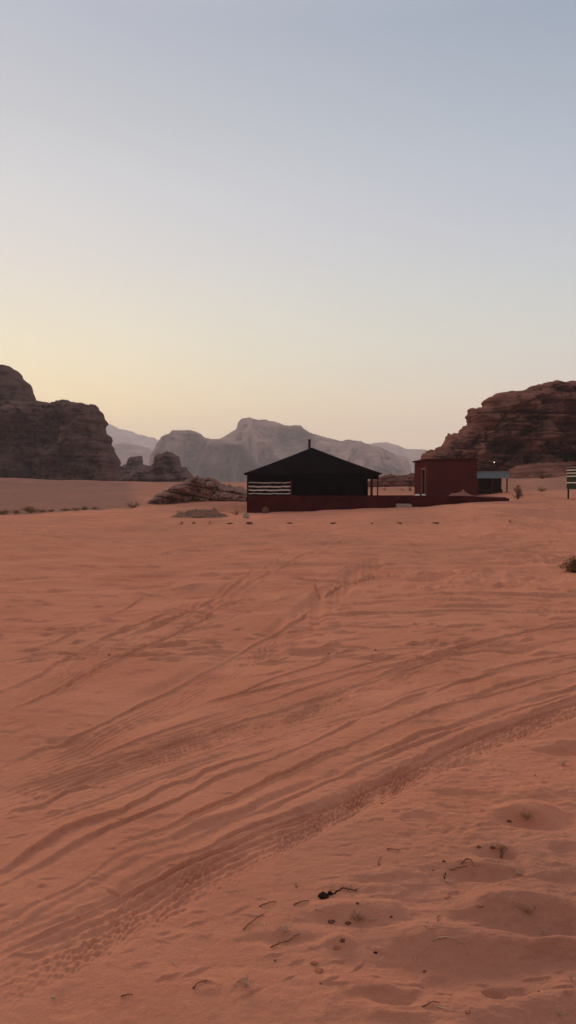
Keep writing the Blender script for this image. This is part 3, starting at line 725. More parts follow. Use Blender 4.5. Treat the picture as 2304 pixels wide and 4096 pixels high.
# ------------------------------------------------------------------ small rocks, clods
def lump(name, label, px, py, wpx, hpx, mat, cat='stone', group=None, seed=0, flat_=1.0, sink=0.25, depth=0.9):
    x, y, z = hit(px, py)
    k = y / F * 1.02
    w, h = wpx * k / 2 * (0.85 if py > 2700 else 1), hpx * k / 2 * (0.8 if py > 2700 else 1)
    n1_, n2_ = 14, 9
    V = []; Fc = []
    rr = random.Random(seed)
    for i in range(n2_ + 1):
        th = math.pi * i / n2_
        for j in range(n1_):
            ph = 2 * math.pi * j / n1_
            V.append((math.sin(th) * math.cos(ph), math.sin(th) * math.sin(ph), math.cos(th)))
    V = np.array(V)
    dsp = 1 + 0.62 * fbm(V[:, 0] * 1.7 + seed * 1.7, V[:, 1] * 1.7 + 3, V[:, 2] * 1.7, o=4)
    V = V * dsp[:, None]
    V = np.sign(V) * np.abs(V) ** 0.85
    V = np.round(V * 3.2) / 3.2 * 0.45 + V * 0.55
    V = V * np.array([w, w * depth, h]); V[:, 2] += h * (1 - sink * 2)
    for i in range(n2_):
        for j in range(n1_):
            j2 = (j + 1) % n1_
            Fc.append((i * n1_ + j, (i + 1) * n1_ + j, (i + 1) * n1_ + j2, i * n1_ + j2))
    o = mesh_np(name, V, np.array(Fc), mat, loc=(x, y, z))
    o.rotation_euler = (0, 0, rr.uniform(-.3, .3))
    return tag(o, label, cat, group)


M_clod = simple('dark_clod', (0.035, 0.018, 0.014), 0.95, 0.4, 40, 0.5, 0.004)
M_stone = simple('brown_stone', (0.15, 0.065, 0.042), 0.9, 0.4, 30, 0.5, 0.004)
M_sandclod = simple('sand_clod', (0.38, 0.14, 0.078), 0.95, 0.3, 30, 0.5, 0.004)
M_palestone = simple('pale_stone', (0.34, 0.26, 0.19), 0.9, 0.25, 6, 0.5, 0.01)
M_twig = simple('dry_brown_twig', (0.19, 0.092, 0.056), 0.9, 0.4, 60, 0.4, 0.001)
M_straw = simple('bleached_straw', (0.50, 0.34, 0.23), 0.85, 0.25, 60, 0.3, 0.001)
M_leaf = simple('dusty_green_leaf', (0.13, 0.115, 0.055), 0.9, 0.4, 12, 0.0, 0.001)
M_dryleaf = simple('dry_olive_leaf', (0.34, 0.185, 0.10), 0.9, 0.4, 12, 0.0, 0.001)


def bush(label, px, py, wpx, hpx, n=260, green=1.0, seed=0, group=None, cat='shrub', name='desert_shrub', D=None, leaf=0.5):
    if D is None: x, y, z = hit(px, py)
    else:
        x, y, z = at(px, py, D); z = gz(x, y)
    k = y / F
    w, h = wpx * k / 2, hpx * k
    rr = random.Random(seed * 7 + 1)
    mb = MB()
    mb.cur = 0
    nst = max(7, n // 22)
    tips = []
    for i in range(nst):
        a = rr.uniform(0, 2 * math.pi); q_ = rr.random() ** 0.6
        tx_, ty_ = w * q_ * math.cos(a), w * q_ * math.sin(a) * 0.9
        tz_ = h * (1 - 0.55 * q_ * q_) * rr.uniform(0.6, 1.05)
        mb.tube([(0, 0, -0.05 * h), (tx_ * 0.35 + rr.uniform(-.1, .1) * w, ty_ * 0.35, tz_ * 0.5), (tx_ * 0.8, ty_ * 0.8, tz_ * 0.85), (tx_, ty_, tz_)], [0.022 * h + .002, 0.014 * h + .001, .008 * h + .001, .002 * h], 4)
        tips.append((tx_, ty_, tz_))
    for i in range(n):
        t = tips[rr.randrange(len(tips))]; f = rr.uniform(0.35, 1.05)
        c_ = np.array([t[0] * f + rr.gauss(0, .10) * w, t[1] * f + rr.gauss(0, .10) * w, max(0.0, t[2] * f ** 1.2 + rr.gauss(0, .07) * h)])
        L = leaf * 0.12 * h * rr.uniform(.6, 1.5)
        d = np.array([rr.gauss(0, 1), rr.gauss(0, 1), rr.gauss(0.5, .8)]); d /= np.linalg.norm(d)
        e = np.cross(d, (rr.random(), rr.random(), rr.random())); e /= np.linalg.norm(e) + 1e-9
        mb.cur = 1 if rr.random() < green else 2
        mb.add([c_ - d * L * .5, c_ + e * L * .35, c_ + d * L, c_ - e * L * .35], [(0, 1, 2, 3)])
    o = mb.build(name, [M_twig, M_leaf, M_dryleaf], loc=(x, y, z))
    return tag(o, label, cat, group)


bush('rounded green shrub alone left of the layered rock outcrop', 533, 2034, 66, 34, 420, 0.95, 1)
GL = 'low shrubs along the edge of the gravel plain'
for i, (px, wp, hp, lb) in enumerate([(12, 60, 18, 'low dark shrub in the edge line, touching the left photo border'), (66, 46, 12, 'thin low shrub between the border shrub and the rounder one'), (120, 54, 22, 'rounder dark shrub, biggest in the edge line at left'),
                                      (168, 34, 10, 'small tuft just right of the roundest edge line shrub'), (205, 40, 9, 'flat tuft in the middle of the shrub line'), (262, 40, 10, 'sparse dark shrub right of the middle of the shrub line'),
                                      (302, 36, 9, 'thin dark tuft third from the right end of the shrub line'), (338, 34, 12, 'dark compact shrub second from the right end of the shrub line'), (380, 36, 8, 'faint tuft at the right end of the shrub line')]):
    py = 2058 - px * 0.055
    bush(lb, px, py, wp * 1.4, hp * 1.3, 520, 0.15, 10 + i, GL, leaf=1.1)
bush('green shrub in front of the tent corner, left of the pale stone', 945, 2060, 60, 26, 300, 0.8, 31)
bush('dark shrub on the right side of the gravel mound', 858, 2056, 46, 30, 260, 0.6, 32)
bush('small dark shrub on the left side of the gravel mound', 715, 2060, 44, 22, 220, 0.5, 33)
bush('tiny dark tuft below the gravel mound, leftmost of the row', 723, 2098, 26, 22, 160, 0.4, 34, 'tufts and stones in front of the tent')
bush('tiny olive tuft below the gravel mound, right of two stones', 840, 2099, 26, 18, 140, 0.6, 35, 'tufts and stones in front of the tent')
bush('small grey green tuft on bare sand, below the end of the red wall', 2040, 2092, 34, 16, 160, 0.7, 36)
bush('green shrub cut by the right photo border on open sand', 2296, 2290, 110, 66, 1300, 0.5, 37, leaf=0.6)
bush('thin scraggly upright shrub past the end of the red wall', 2070, 1998, 46, 62, 500, 0.45, 38, cat='shrub')
bush('green shrub on the sand beside the foot of the rock slab', 2165, 1962, 54, 24, 360, 0.95, 39, D=72)
bush('dark green shrub growing in the lower hollow of the hill', 2170, 1880, 90, 34, 500, 0.9, 40, D=104)
for i, (px, wp, hp, lb) in enumerate([(1465, 40, 16, 'olive shrub just right of the tent posts'), (1540, 40, 18, 'green shrub midway between the tent and the hut'), (1610, 50, 14, 'pale olive shrub near the left corner of the hut'), (1640, 26, 26, 'upright dark shrub touching the hut corner')]):
    bush(lb, px, 1960, wp, hp, 240, 0.5, 50 + i, 'shrubs between tent and hut', D=95 - i * 3)
for i, (px, wp, hp, lb) in enumerate([(250, 60, 22, 'dark bush at the foot of the cliff, left one of three'), (310, 80, 28, 'widest dark bush at the foot of the cliff'), (385, 50, 20, 'dark bush near the right end of the cliff foot')]):
    bush(lb, px, 1935, wp, hp, 260, 0.3, 60 + i, 'bushes at the cliff foot', D=205)

GT = 'tufts and stones in front of the tent'
for i, (px, py, wp, hp, mt, lb) in enumerate([
    (776, 2094, 16, 8, M_stone, 'tiny brown stone between the dark tuft and the olive tuft'), (918, 2096, 30, 7, M_stone, 'low flat stone below the green shrub by the tent'),
    (995, 2096, 30, 12, M_stone, 'dark red stone below the pale corner stone'), (1160, 2094, 24, 6, M_stone, 'small brown clod below the striped cloth'),
    (1335, 2094, 26, 6, M_stone, 'flat brown clod on sand below the open side of the tent'), (1487, 2094, 12, 5, M_stone, 'smallest brown clod below the tent posts'),
    (1597, 2094, 18, 7, M_clod, 'dark clod below the pale step'), (1742, 2093, 26, 6, M_stone, 'wide brown clod on sand below the hut')]):
    lump('stone', lb, px, py, wp * 0.85, hp * 0.8, M_stone if i != 5 else mt, 'stone', GT, seed=i + 3)
lump('pale_stone', 'pale rounded stone at the left corner of the red wall', 985, 2072, 20, 26, M_palestone, 'stone', seed=21)
lump('leaning_stone', 'pinkish pointed stone leaning on the red wall below the stripes', 1062, 2052, 26, 30, M_stone, 'stone', seed=22)

# gravel mound
gm_x, gm_y, gm_z = hit(785, 2072)
nx_, ny_ = 60, 34
U, V_ = np.meshgrid(np.linspace(-1, 1, nx_), np.linspace(-1, 1, ny_))
rr2 = U ** 2 + V_ ** 2
hh = np.clip(1 - rr2 + 0.25 * vn(U * 2.4, V_ * 2.4), 0, 1) ** 0.7 * 0.30 * (1 + 0.7 * fbm(U * 4, V_ * 4, o=5)) - 0.05
mv = np.stack([U * 1.95, V_ * 1.7 + 1.9, hh + 0.0], -1).reshape(-1, 3)
mv[:, 2] = np.where(rr2.ravel() < 0.85, np.maximum(mv[:, 2], 0.10 * (1 - rr2.ravel())), mv[:, 2])
gm0 = gz(gm_x, gm_y + 1.2)
for p_ in mv: p_[2] += gz(gm_x + p_[0], gm_y + p_[1]) - gm0
II = np.arange(nx_ * ny_).reshape(ny_, nx_)
mq = np.stack([II[:-1, :-1], II[:-1, 1:], II[1:, 1:], II[1:, :-1]], -1).reshape(-1, 4)
M_gravel = simple('grey_gravel', (0.22, 0.115, 0.08), 0.95, 0.4, 5, 0.8, 0.04)
tag(mesh_np('gravel_mound', mv, mq, M_gravel, loc=(gm_x, gm_y, gz(gm_x, gm_y + 1.2)), smooth=True), 'low grey brown gravel mound in front of the layered outcrop', 'gravel mound')

# ------------------------------------------------------------------ tent on its terrace
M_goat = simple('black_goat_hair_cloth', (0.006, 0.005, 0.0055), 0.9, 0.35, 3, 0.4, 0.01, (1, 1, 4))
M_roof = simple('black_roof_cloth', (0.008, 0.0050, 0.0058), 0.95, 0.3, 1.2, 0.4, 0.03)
M_cream = simple('cream_woven_stripe', (0.62, 0.50, 0.42), 0.9, 0.12, 4, 0.2, 0.005)
M_post = simple('dark_red_post', (0.07, 0.018, 0.016), 0.7, 0.3, 6, 0.2, 0.003)
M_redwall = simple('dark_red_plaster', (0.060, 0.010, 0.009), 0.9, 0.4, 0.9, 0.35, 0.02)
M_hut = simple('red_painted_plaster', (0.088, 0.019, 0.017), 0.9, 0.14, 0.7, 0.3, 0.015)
M_floor = simple('terrace_sand_floor', (0.22, 0.10, 0.075), 0.95, 0.2, 2, 0.4, 0.01)

D0 = 60.0
def wx(px, D=D0): return (px - SW / 2) / F * D * 1.0
def wz(py, D=D0): return at(0, py, D)[2]
zt, ze = wz(1982), wz(1894)           # terrace top, eaves
xl, xr = wx(988), wx(1471)
# terrace (low red wall with filled floor behind)
tw = empty('terrace_wall', (wx(988), D0 - .35, 0), 'long low dark red wall under the tent, running right past the hut', 'wall')
ox, oy = tw.location.x, tw.location.y
mb = MB()
xs_ = np.linspace(wx(988), wx(2032), 90)
ztop = np.interp(xs_, [wx(1700), wx(1850), wx(2032)], [zt, zt - .03, zt - .22])
ztop = ztop + 0.015 * n1(xs_ * 1.1, 3, 2)
for i in range(len(xs_) - 1):
    pass
vs = []; fs = []
for i, (x_, t_) in enumerate(zip(xs_, ztop)):
    wob = 0.02 * math.sin(x_ * 0.9)
    for (yy, zz_) in ((0 + wob, -1.6), (0 + wob, t_ - 0.04), (0.04 + wob, t_), (0.36, t_), (0.40, t_ - 0.04), (0.40, -1.6)):
        vs.append((x_ - ox, yy, zz_))
for i in range(len(xs_) - 1):
    for k in range(5):
        fs.append((i * 6 + k, (i + 1) * 6 + k, (i + 1) * 6 + k + 1, i * 6 + k + 1))
fs.append((0, 1, 2, 3, 4, 5)); fs.append(tuple(len(vs) - 6 + k for k in (5, 4, 3, 2, 1, 0)))
mb.add(vs, fs)
# return wall on the left
mb.box(0.0, 0.35, 0.405, 11.6, -1.6, zt - .004)
wallo = mb.build('wall', M_redwall, tw)
mb = MB()
mb.box(0.355, wx(2026) - ox, 0.405, 11.5, -1.6, zt - 0.12)
mb.build('floor', M_floor, tw)

tent = empty('bedouin_tent', (wx(1245), D0 + 5.3, zt - .12), 'black square tent with a low pyramid roof standing on the dark red wall', 'tent')
cx0, cy0, cz0 = tent.location
# roof: four sagging faces
apex = (wx(1247, 65.3), D0 + 5.3, at(1247, 1790, 65.3)[2])
e = [(wx(975), D0 - 0.35), (wx(1527), D0 - 0.35), (wx(1527), D0 + 10.6), (wx(975), D0 + 10.6)]
mb = MB()
N = 16
for s_ in range(4):
    p, q_ = e[s_], e[(s_ + 1) % 4]
    vs = []; fs = []
    for i in range(N + 1):
        t = i / N
        for j in range(N + 1):
            u = j / N
            bx_ = p[0] * (1 - u) + q_[0] * u; by_ = p[1] * (1 - u) + q_[1] * u
            x_ = bx_ * (1 - t) + apex[0] * t; y_ = by_ * (1 - t) + apex[1] * t
            z_ = ze * (1 - t) + apex[2] * t
            z_ -= 0.15 * math.sin(math.pi * t) * (0.4 + 0.6 * math.sin(math.pi * u)) + 0.05 * (1 - t) ** 3 * math.sin(math.pi * u) ** 0.5
            z_ += (0.02 * math.sin(u * 37 + s_) + 0.03 * math.sin(u * 13 + 2 * s_)) * (1 - t) * math.sin(math.pi * u) ** 0.5 + 0.02 * math.sin(u * 21 + t * 3) * math.sin(math.pi * t)
            vs.append((x_ - cx0, y_ - cy0, z_ - cz0))
    for i in range(N):
        for j in range(N):
            fs.append((i * (N + 1) + j, i * (N + 1) + j + 1, (i + 1) * (N + 1) + j + 1, (i + 1) * (N + 1) + j))
    mb.add(vs, fs)
roof = mb.build('roof', M_roof, tent, smooth=True)
sol = roof.modifiers.new('thick', 'SOLIDIFY'); sol.thickness = 0.05; sol.offset = -1
# hanging valance under the eaves
def cloth_wall(x0, y0, x1, y1, z0, z1, amp=0.03, n=60, th=0.03):
    mb_ = MB(); L = math.hypot(x1 - x0, y1 - y0); nx, ny = (y1 - y0) / L, -(x1 - x0) / L
    vs = []; fs = []
    for i in range(n + 1):
        t = i / n; d_ = amp * math.sin(t * L * 5.1) + amp * .6 * math.sin(t * L * 2.3 + 1)
        for (zz_, k) in ((z0, 1.0), ((z0 + z1) / 2, .7), (z1, .1)):
            vs.append((x0 + (x1 - x0) * t + nx * d_ * k - cx0, y0 + (y1 - y0) * t + ny * d_ * k - cy0, zz_ - cz0))
    for i in range(n):
        for k in range(2): fs.append((i * 3 + k, (i + 1) * 3 + k, (i + 1) * 3 + k + 1, i * 3 + k + 1))
    mb_.add(vs, fs); return mb_
def solid(o, t=0.02):
    s_ = o.modifiers.new('thick', 'SOLIDIFY'); s_.thickness = t; s_.offset = 0; return o
yF, yB = D0 + 0.12, D0 + 10.2
zf = zt - .12
mb = MB(); 
val = cloth_wall(xl, yF - .1, wx(1515), yF - .1, ze - .42, ze - .02, 0.01, 80)
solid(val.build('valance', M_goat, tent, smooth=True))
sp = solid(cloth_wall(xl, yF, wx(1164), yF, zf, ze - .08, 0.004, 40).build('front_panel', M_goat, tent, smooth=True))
sp['label'] = 'black front cloth with four cream stripes'
mb = MB()
for py0, py1 in ((1928.5, 1932), (1943, 1949), (1957, 1963), (1972, 1976)):
    vs_ = []; fs_ = []
    for i_ in range(41):
        x_ = wx(994) - cx0 + (wx(1162) - wx(994)) * i_ / 40
        a__ = 0.012 * math.sin(i_ * 0.35 + py0) + 0.008 * math.sin(i_ * 0.9 + py0 * 2) - 0.02 * math.sin(math.pi * i_ / 40)
        b__ = 0.008 * math.sin(i_ * 0.7 + py0 * 3)
        z0_, z1_ = wz(py1) - cz0 + a__ + b__, wz(py0) - cz0 + a__
        vs_ += [(x_, yF - .045 - cy0, z0_), (x_, yF - .045 - cy0, z1_), (x_, yF - .018 - cy0, z1_), (x_, yF - .018 - cy0, z0_)]
    for i_ in range(40):
        for k_ in range(4): fs_.append((i_ * 4 + k_, i_ * 4 + (k_ + 1) % 4, i_ * 4 + 4 + (k_ + 1) % 4, i_ * 4 + 4 + k_))
    fs_ += [(0, 3, 2, 1), (160, 161, 162, 163)]
    mb.add(vs_, fs_)
mb.build('stripe_band', M_cream, sp)
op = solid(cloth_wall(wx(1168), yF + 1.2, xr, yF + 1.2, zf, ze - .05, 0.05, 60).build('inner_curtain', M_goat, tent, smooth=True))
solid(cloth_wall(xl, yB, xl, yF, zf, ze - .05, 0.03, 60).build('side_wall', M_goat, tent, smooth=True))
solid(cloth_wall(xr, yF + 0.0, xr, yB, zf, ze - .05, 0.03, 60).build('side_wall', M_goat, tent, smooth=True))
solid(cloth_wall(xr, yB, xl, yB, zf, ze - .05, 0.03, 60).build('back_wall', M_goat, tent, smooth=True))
mb = MB(); mb.tube([(0, 0, apex[2] - cz0 - .15), (0, 0, at(1247, 1762, 65.3)[2] - cz0)], 0.10, 12); mb.tube([(0, 0, at(1247, 1762, 65.3)[2] - cz0), (0, 0, at(1247, 1758, 65.3)[2] - cz0)], 0.14, 12)
mb.build('roof_pole', M_post, tent, smooth=False)
for px, yy in ((1489, D0 + .1), (1511, D0 + .1), (1165, D0 + .1), (991, D0 - .06), (1511, D0 + 5), (1511, D0 + 10)):
    mb = MB(); x_ = wx(px) - cx0; mb.box(x_ - .045, x_ + .045, yy - cy0 - .045, yy - cy0 + .045, zf - cz0, ze - cz0 - .03)
    mb.build('post', M_post, tent)

# pale step in front of the wall
sx, sy, sz = at(1615, 2025, D0 - .75)
stp = MB(); stp.box(-.56, .56, -.28, .37, -.5, wz(2018, D0 - .9)); stp.box(-.50, .50, .10, .375, wz(2018, D0 - .9) + .002, wz(2018, D0 - .9) + .05)
o = stp.build('step', M_palestone, loc=(sx, D0 - .75, 0)); bv = o.modifiers.new('b', 'BEVEL'); bv.width = 0.03; bv.segments = 2
tag(o, 'pale concrete step against the low red wall between tent and hut', 'step')

# ------------------------------------------------------------------ red hut
HD = 62.5
hx0, hx1 = wx(1709, HD), wx(1907, HD)
hut = empty('plaster_hut', ((hx0 + hx1) / 2, HD + 3.0, zf), 'small flat-roofed dark red plaster hut with a narrow door on its left side', 'hut')
hcx, hcy, hcz = hut.location
hz1 = wz(1841, HD); dep = 6.4; th = 0.22
X0, X1, Y0, Y1 = hx0 - hcx, hx1 - hcx, HD - hcy, HD + dep - hcy
# the left side wall has the doorway
dy0, dy1, dz1 = Y0 + 1.0, Y0 + 2.35, wz(1880, HD + 1) - hcz + .05
mb = MB()
H = hz1 - hcz
mb.box(X0, X1, Y0, Y0 + th, -.3, H)
mb.box(X0, X1, Y1 - th, Y1, -.3, H)
mb.box(X1 - th, X1, Y0 + th, Y1 - th, -.3, H)
mb.box(X0, X0 + th, Y0 + th, dy0, -.3, H)
mb.box(X0, X0 + th, dy1, Y1 - th, -.3, H)
mb.box(X0, X0 + th, dy0, dy1, dz1, H)
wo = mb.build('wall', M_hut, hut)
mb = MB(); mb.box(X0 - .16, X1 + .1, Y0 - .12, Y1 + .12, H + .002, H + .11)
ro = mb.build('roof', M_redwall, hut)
mb = MB(); mb.box(X0 - .03, X0 + .14, dy0 - .14, dy0 - .002, 0, dz1 + .12); mb.box(X0 - .03, X0 + .14, dy1 + .002, dy1 + .14, 0, dz1 + .12); mb.box(X0 - .03, X0 + .14, dy0, dy1, dz1 + .002, dz1 + .12)
fo = mb.build('door_frame', simple('faded_pink_frame', (0.30, 0.13, 0.12), 0.8, 0.1, 5), hut)
mb = MB(); mb.box(X0 + .10, X0 + .14, dy0 + .01, dy1 - .01, 0.02, dz1 - .01)
do = mb.build('door', simple('dark_door_paint', (0.02, 0.011, 0.011), 0.6, 0.2, 5), hut)
mb = MB(); mb.box(X0 + .05, X0 + .098, dy0 + .10, dy0 + .16, 0.95, 1.1); mb.build('handle', M_stone, do)

M_white = simple('white_woven_sack', (0.72, 0.68, 0.66), 0.7, 0.1, 10, 0.4, 0.01)
def blob_at(name, label, cat, loc, rad, mat, seed=1, rz=0):
    n1_, n2_ = 20, 12; V = []; Fc = []
    for i in range(n2_ + 1):
        th_ = math.pi * i / n2_
        for j in range(n1_):
            ph = 2 * math.pi * j / n1_; V.append((math.sin(th_) * math.cos(ph), math.sin(th_) * math.sin(ph), math.cos(th_)))
    V = np.array(V); V = V * (1 + 0.28 * fbm(V[:, 0] * 1.6 + seed, V[:, 1] * 1.6, V[:, 2] * 1.6, o=3))[:, None] * np.array(rad)
    V[:, 2] = np.maximum(V[:, 2] + rad[2] * .8, -0.05)
    for i in range(n2_):
        for j in range(n1_):
            j2 = (j + 1) % n1_; Fc.append((i * n1_ + j, (i + 1) * n1_ + j, (i + 1) * n1_ + j2, i * n1_ + j2))
    o = mesh_np(name, V, np.array(Fc), mat, loc=loc, smooth=True); o.rotation_euler = (0, 0, rz)
    return tag(o, label, cat)
blob_at('white_sack', 'white sack lying by the hut door, left of the hut corner', 'sack', (wx(1670, D0 + 1.0), D0 + 1.0, zf), (.20, .16, .12), M_white, 3)
blob_at('white_bundle', 'small white bundle at the hut corner, right of the sack', 'bundle', (wx(1694, D0 + 1.0), D0 + 1.0, zf), (.17, .14, .12), M_white, 6)

# sand pile with a peak on the terrace, right part
px0, pz0 = wx(1850, D0 + .6), zf
nx_, ny_ = 60, 40
U, V_ = np.meshgrid(np.linspace(-1, 1, nx_), np.linspace(-1, 1, ny_))
g = 0.30 * np.exp(-((U / .55) ** 2 + (V_ / .6) ** 2)) + 0.24 * np.exp(-(((U - .08) / .10) ** 2 + (V_ / .25) ** 2)) + .13 * np.exp(-(((U + .7) / .3) ** 2 + (V_ / .4) ** 2)) + .03 * fbm(U * 4, V_ * 4, o=3) - .04
mv = np.stack([U * 1.0, V_ * .55 + 0.75, g + 0.02], -1).reshape(-1, 3)
II = np.arange(nx_ * ny_).reshape(ny_, nx_); mq = np.stack([II[:-1, :-1], II[:-1, 1:], II[1:, 1:], II[1:, :-1]], -1).reshape(-1, 4)
tag(mesh_np('sand_pile', mv, mq, simple('pink_builder_sand', (0.27, 0.115, 0.095), 0.95, 0.15, 5, 0.3, .01), loc=(px0, D0, zf + .10), smooth=True), 'small pinkish pointed sand pile on the terrace before the hut', 'sand pile')

# ------------------------------------------------------------------ open shelter behind the hut
SD = 72.0
M_blue = simple('pale_blue_sheet', (0.17, 0.235, 0.275), 0.6, 0.12, 2, 0.2, .01)
M_dark = simple('dark_red_brown_cloth', (0.035, 0.018, 0.02), 0.9, 0.3, 3)
sh = empty('open_shelter', (wx(1972, SD), SD + 1.2, gz(wx(1972, SD), SD)), 'low open shelter with a pale blue fascia, right of the hut', 'shelter')
scx, scy, scz = sh.location
sx0, sx1 = wx(1907, SD) - scx, wx(2034, SD) - scx
mb = MB(); mb.box(sx0, sx1, -1.2, -1.14, wz(1913, SD) - scz, wz(1884, SD) - scz); mb.build('fascia', M_blue, sh)
mb = MB(); mb.box(sx0 - .05, sx1 + .05, -1.28, 1.4, wz(1884, SD) - scz + .003, wz(1881, SD) - scz + .01); mb.build('roof', M_post, sh)
mb = MB(); mb.box(sx0, sx1, 1.2, 1.3, -.3, wz(1885, SD) - scz); mb.build('back_wall', M_dark, sh)
for px in (0.04, .5, .96):
    mb = MB(); x_ = sx0 + (sx1 - sx0) * px; mb.box(x_ - .05, x_ + .05, -1.12, -1.02, -.3, wz(1913, SD) - scz); mb.build('post', M_post, sh)
mb = MB(); mb.box(sx0 + .1, sx1 - .4, -.6, .6, .0, .42); mb.box(sx0 + .1, sx1 - .4, .3, .6, .42, .85); mb.box(sx0 + .1, sx1 - .4, -.62, -.602, .30, .36)
o = mb.build('bench', M_dark, sh)

# lamp on a mast above the shelter
lx, ly, lz = at(1975, 1851, 73.6)
lamp = empty('mast_lamp', (lx, ly, gz(lx, ly)), 'tiny lit lamp on a thin mast above the blue shelter', 'lamp')
mb = MB(); mb.tube([(0, 0, -.2), (0, 0, lz - lamp.location.z + .12)], .022, 8); mb.tube([(0, 0, lz - lamp.location.z + .12), (0, -.18, lz - lamp.location.z + .12)], .016, 6); mb.build('mast', M_stone, lamp)
mL, ntL, bL = new_mat('lamp_glow'); bL.inputs['Emission Color'].default_value = (1, .9, .75, 1); bL.inputs['Emission Strength'].default_value = 2.5
mb = MB(); mb.tube([(0, -.18, lz - lamp.location.z + .085), (0, -.18, lz - lamp.location.z + .04), (0, -.18, lz - lamp.location.z)], [.02, .035, .018], 10); mb.build('bulb', mL, lamp)

# ------------------------------------------------------------------ second striped tent at the right border
TD = 58.0
t2x = wx(2266, TD + 3.2)
t2 = empty('striped_cabin_tent', (t2x + 1.6, TD + 1.6, gz(t2x + 1, TD)), 'cream striped dark cabin tent on stilts, cut off by the right photo border', 'tent')
c2 = t2.location
mb = MB(); z0, z1 = wz(1957, TD) - c2.z, wz(1862, TD) - c2.z
mb.box(-1.6, 1.6, -1.6, 1.6, z0, z1); bo = mb.build('cloth_wall', simple('dark_green_cloth', (0.035, 0.035, 0.025), 0.9, .3, 4), t2)
mb = MB()
for a_, b_ in ((1864, 1868.5), (1875.5, 1880.5), (1888.5, 1893), (1901.5, 1906), (1928, 1933)):
    mb.box(-1.62, 1.62, -1.625, -1.603, wz(b_, TD) - c2.z, wz(a_, TD) - c2.z)
    mb.box(-1.625, -1.603, -1.60, 1.6, wz(b_, TD) - c2.z, wz(a_, TD) - c2.z)
mb.build('stripe_band', M_cream, bo)
mb = MB(); mb.add([(-1.8, -1.8, z1 + .003), (1.8, -1.8, z1 + .003), (1.8, 1.8, z1 + .003), (-1.8, 1.8, z1 + .003), (0.6, 0, z1 + .35)], [(0, 1, 4), (1, 2, 4), (2, 3, 4), (3, 0, 4), (3, 2, 1, 0)]); 
mb.build('roof', M_roof, t2)
for (x_, y_) in ((-1.5, -1.5), (-.85, -1.5), (0, -1.5), (1.5, -1.5), (-1.5, 1.5), (1.5, 1.5)):
    mb = MB(); mb.box(x_ - .05, x_ + .05, y_ - .05, y_ + .05, -.4, z0 - .003); mb.build('leg', M_dark, t2)

# ------------------------------------------------------------------ foreground litter
def twig(label, pts, rpx=3, mat=None, lift=0.3, cat='twig', name='dry_twig', group=None, branches=0, seed=0):
    """a stick lying along photo points; rpx = radius in photo pixels"""
    W = [hit(px, py) for px, py in pts]
    o0 = W[0]; k = W[0][1] / F; rpx = rpx * 0.72
    rr = random.Random(seed)
    # resample with small wobble
    P = []
    for i in range(len(W) - 1):
        a, b_ = np.array(W[i]), np.array(W[i + 1])
        for j in range(4):
            t = j / 4; p = a * (1 - t) + b_ * t
            p += np.array([rr.gauss(0, 1), rr.gauss(0, 1), 0]) * rpx * k * .5
            P.append(p)
    P.append(np.array(W[-1]))
    n = len(P); rad = rpx * k
    for i, p in enumerate(P):
        t = i / (n - 1)
        p[2] = gz(p[0], p[1]) + rad * (0.6 + 2.2 * lift * math.sin(math.pi * t) * rr.uniform(.6, 1.4) * 3)
    mb = MB()
    mb.tube([tuple(p - np.array(o0)) for p in P], [rad * (1 - .55 * i / (n - 1)) for i in range(n)], 6)
    for b in range(branches):
        i = rr.randrange(1, n - 1); p = P[i] - np.array(o0)
        d = np.array([rr.uniform(-1, 1), rr.uniform(-1, 1), rr.uniform(.1, .7)]); L = rpx * k * rr.uniform(6, 14)
        mb.tube([tuple(p), tuple(p + d * L * .5), tuple(p + d * L + np.array([0, 0, -L * .2]))], [rad * .5, rad * .35, rad * .15], 5)
    o = mb.build(name, mat or M_twig, loc=o0, smooth=True)
    return tag(o, label, cat, group)


def tuft(label, px, py, wpx, hpx, n=26, mat=None, seed=0, cat='grass tuft', name='dry_grass_tuft', group=None, rpx=1.3, leaves=0):
    x, y, z = hit(px, py); k = y / F
    rr = random.Random(seed + 100); mb = MB()
    for i in range(n):
        a = rr.uniform(0, 2 * math.pi); q_ = rr.uniform(.25, 1)
        w = wpx * k * .5 * q_; h = hpx * k * rr.uniform(.2, 1)
        dx, dy = w * math.cos(a), w * math.sin(a)
        kx, ky = rr.gauss(0, .25) * w, rr.gauss(0, .25) * w
        r0 = rpx * k * rr.uniform(.5, 1.2)
        mb.cur = 0
        mb.tube([(dx * .1, dy * .1, -r0), (dx * .45 + kx, dy * .45 + ky, h * .75), (dx * .8 + kx * .5, dy * .8, h), (dx * 1.05, dy * 1.05, h * rr.uniform(.5, .95))], [r0, r0 * .8, r0 * .6, r0 * .25], 4)
        if leaves and rr.random() < .8:
            for _ in range(leaves):
                c_ = np.array([dx * rr.uniform(.3, 1) + kx, dy * rr.uniform(.3, 1), h * rr.uniform(.3, 1)])
                L = rr.uniform(3, 7) * k; d = np.array([rr.gauss(0, 1), rr.gauss(0, 1), rr.gauss(0, .6)]); d /= np.linalg.norm(d)
                e_ = np.cross(d, (0.3, .2, 1)); e_ /= np.linalg.norm(e_); mb.cur = 1
                mb.add([c_ - d * L, c_ + e_ * L * .4, c_ + d * L, c_ - e_ * L * .4], [(0, 1, 2, 3)])
    o = mb.build(name, [mat or M_straw, M_dryleaf], loc=(x, y, z))
    return tag(o, label, cat, group)


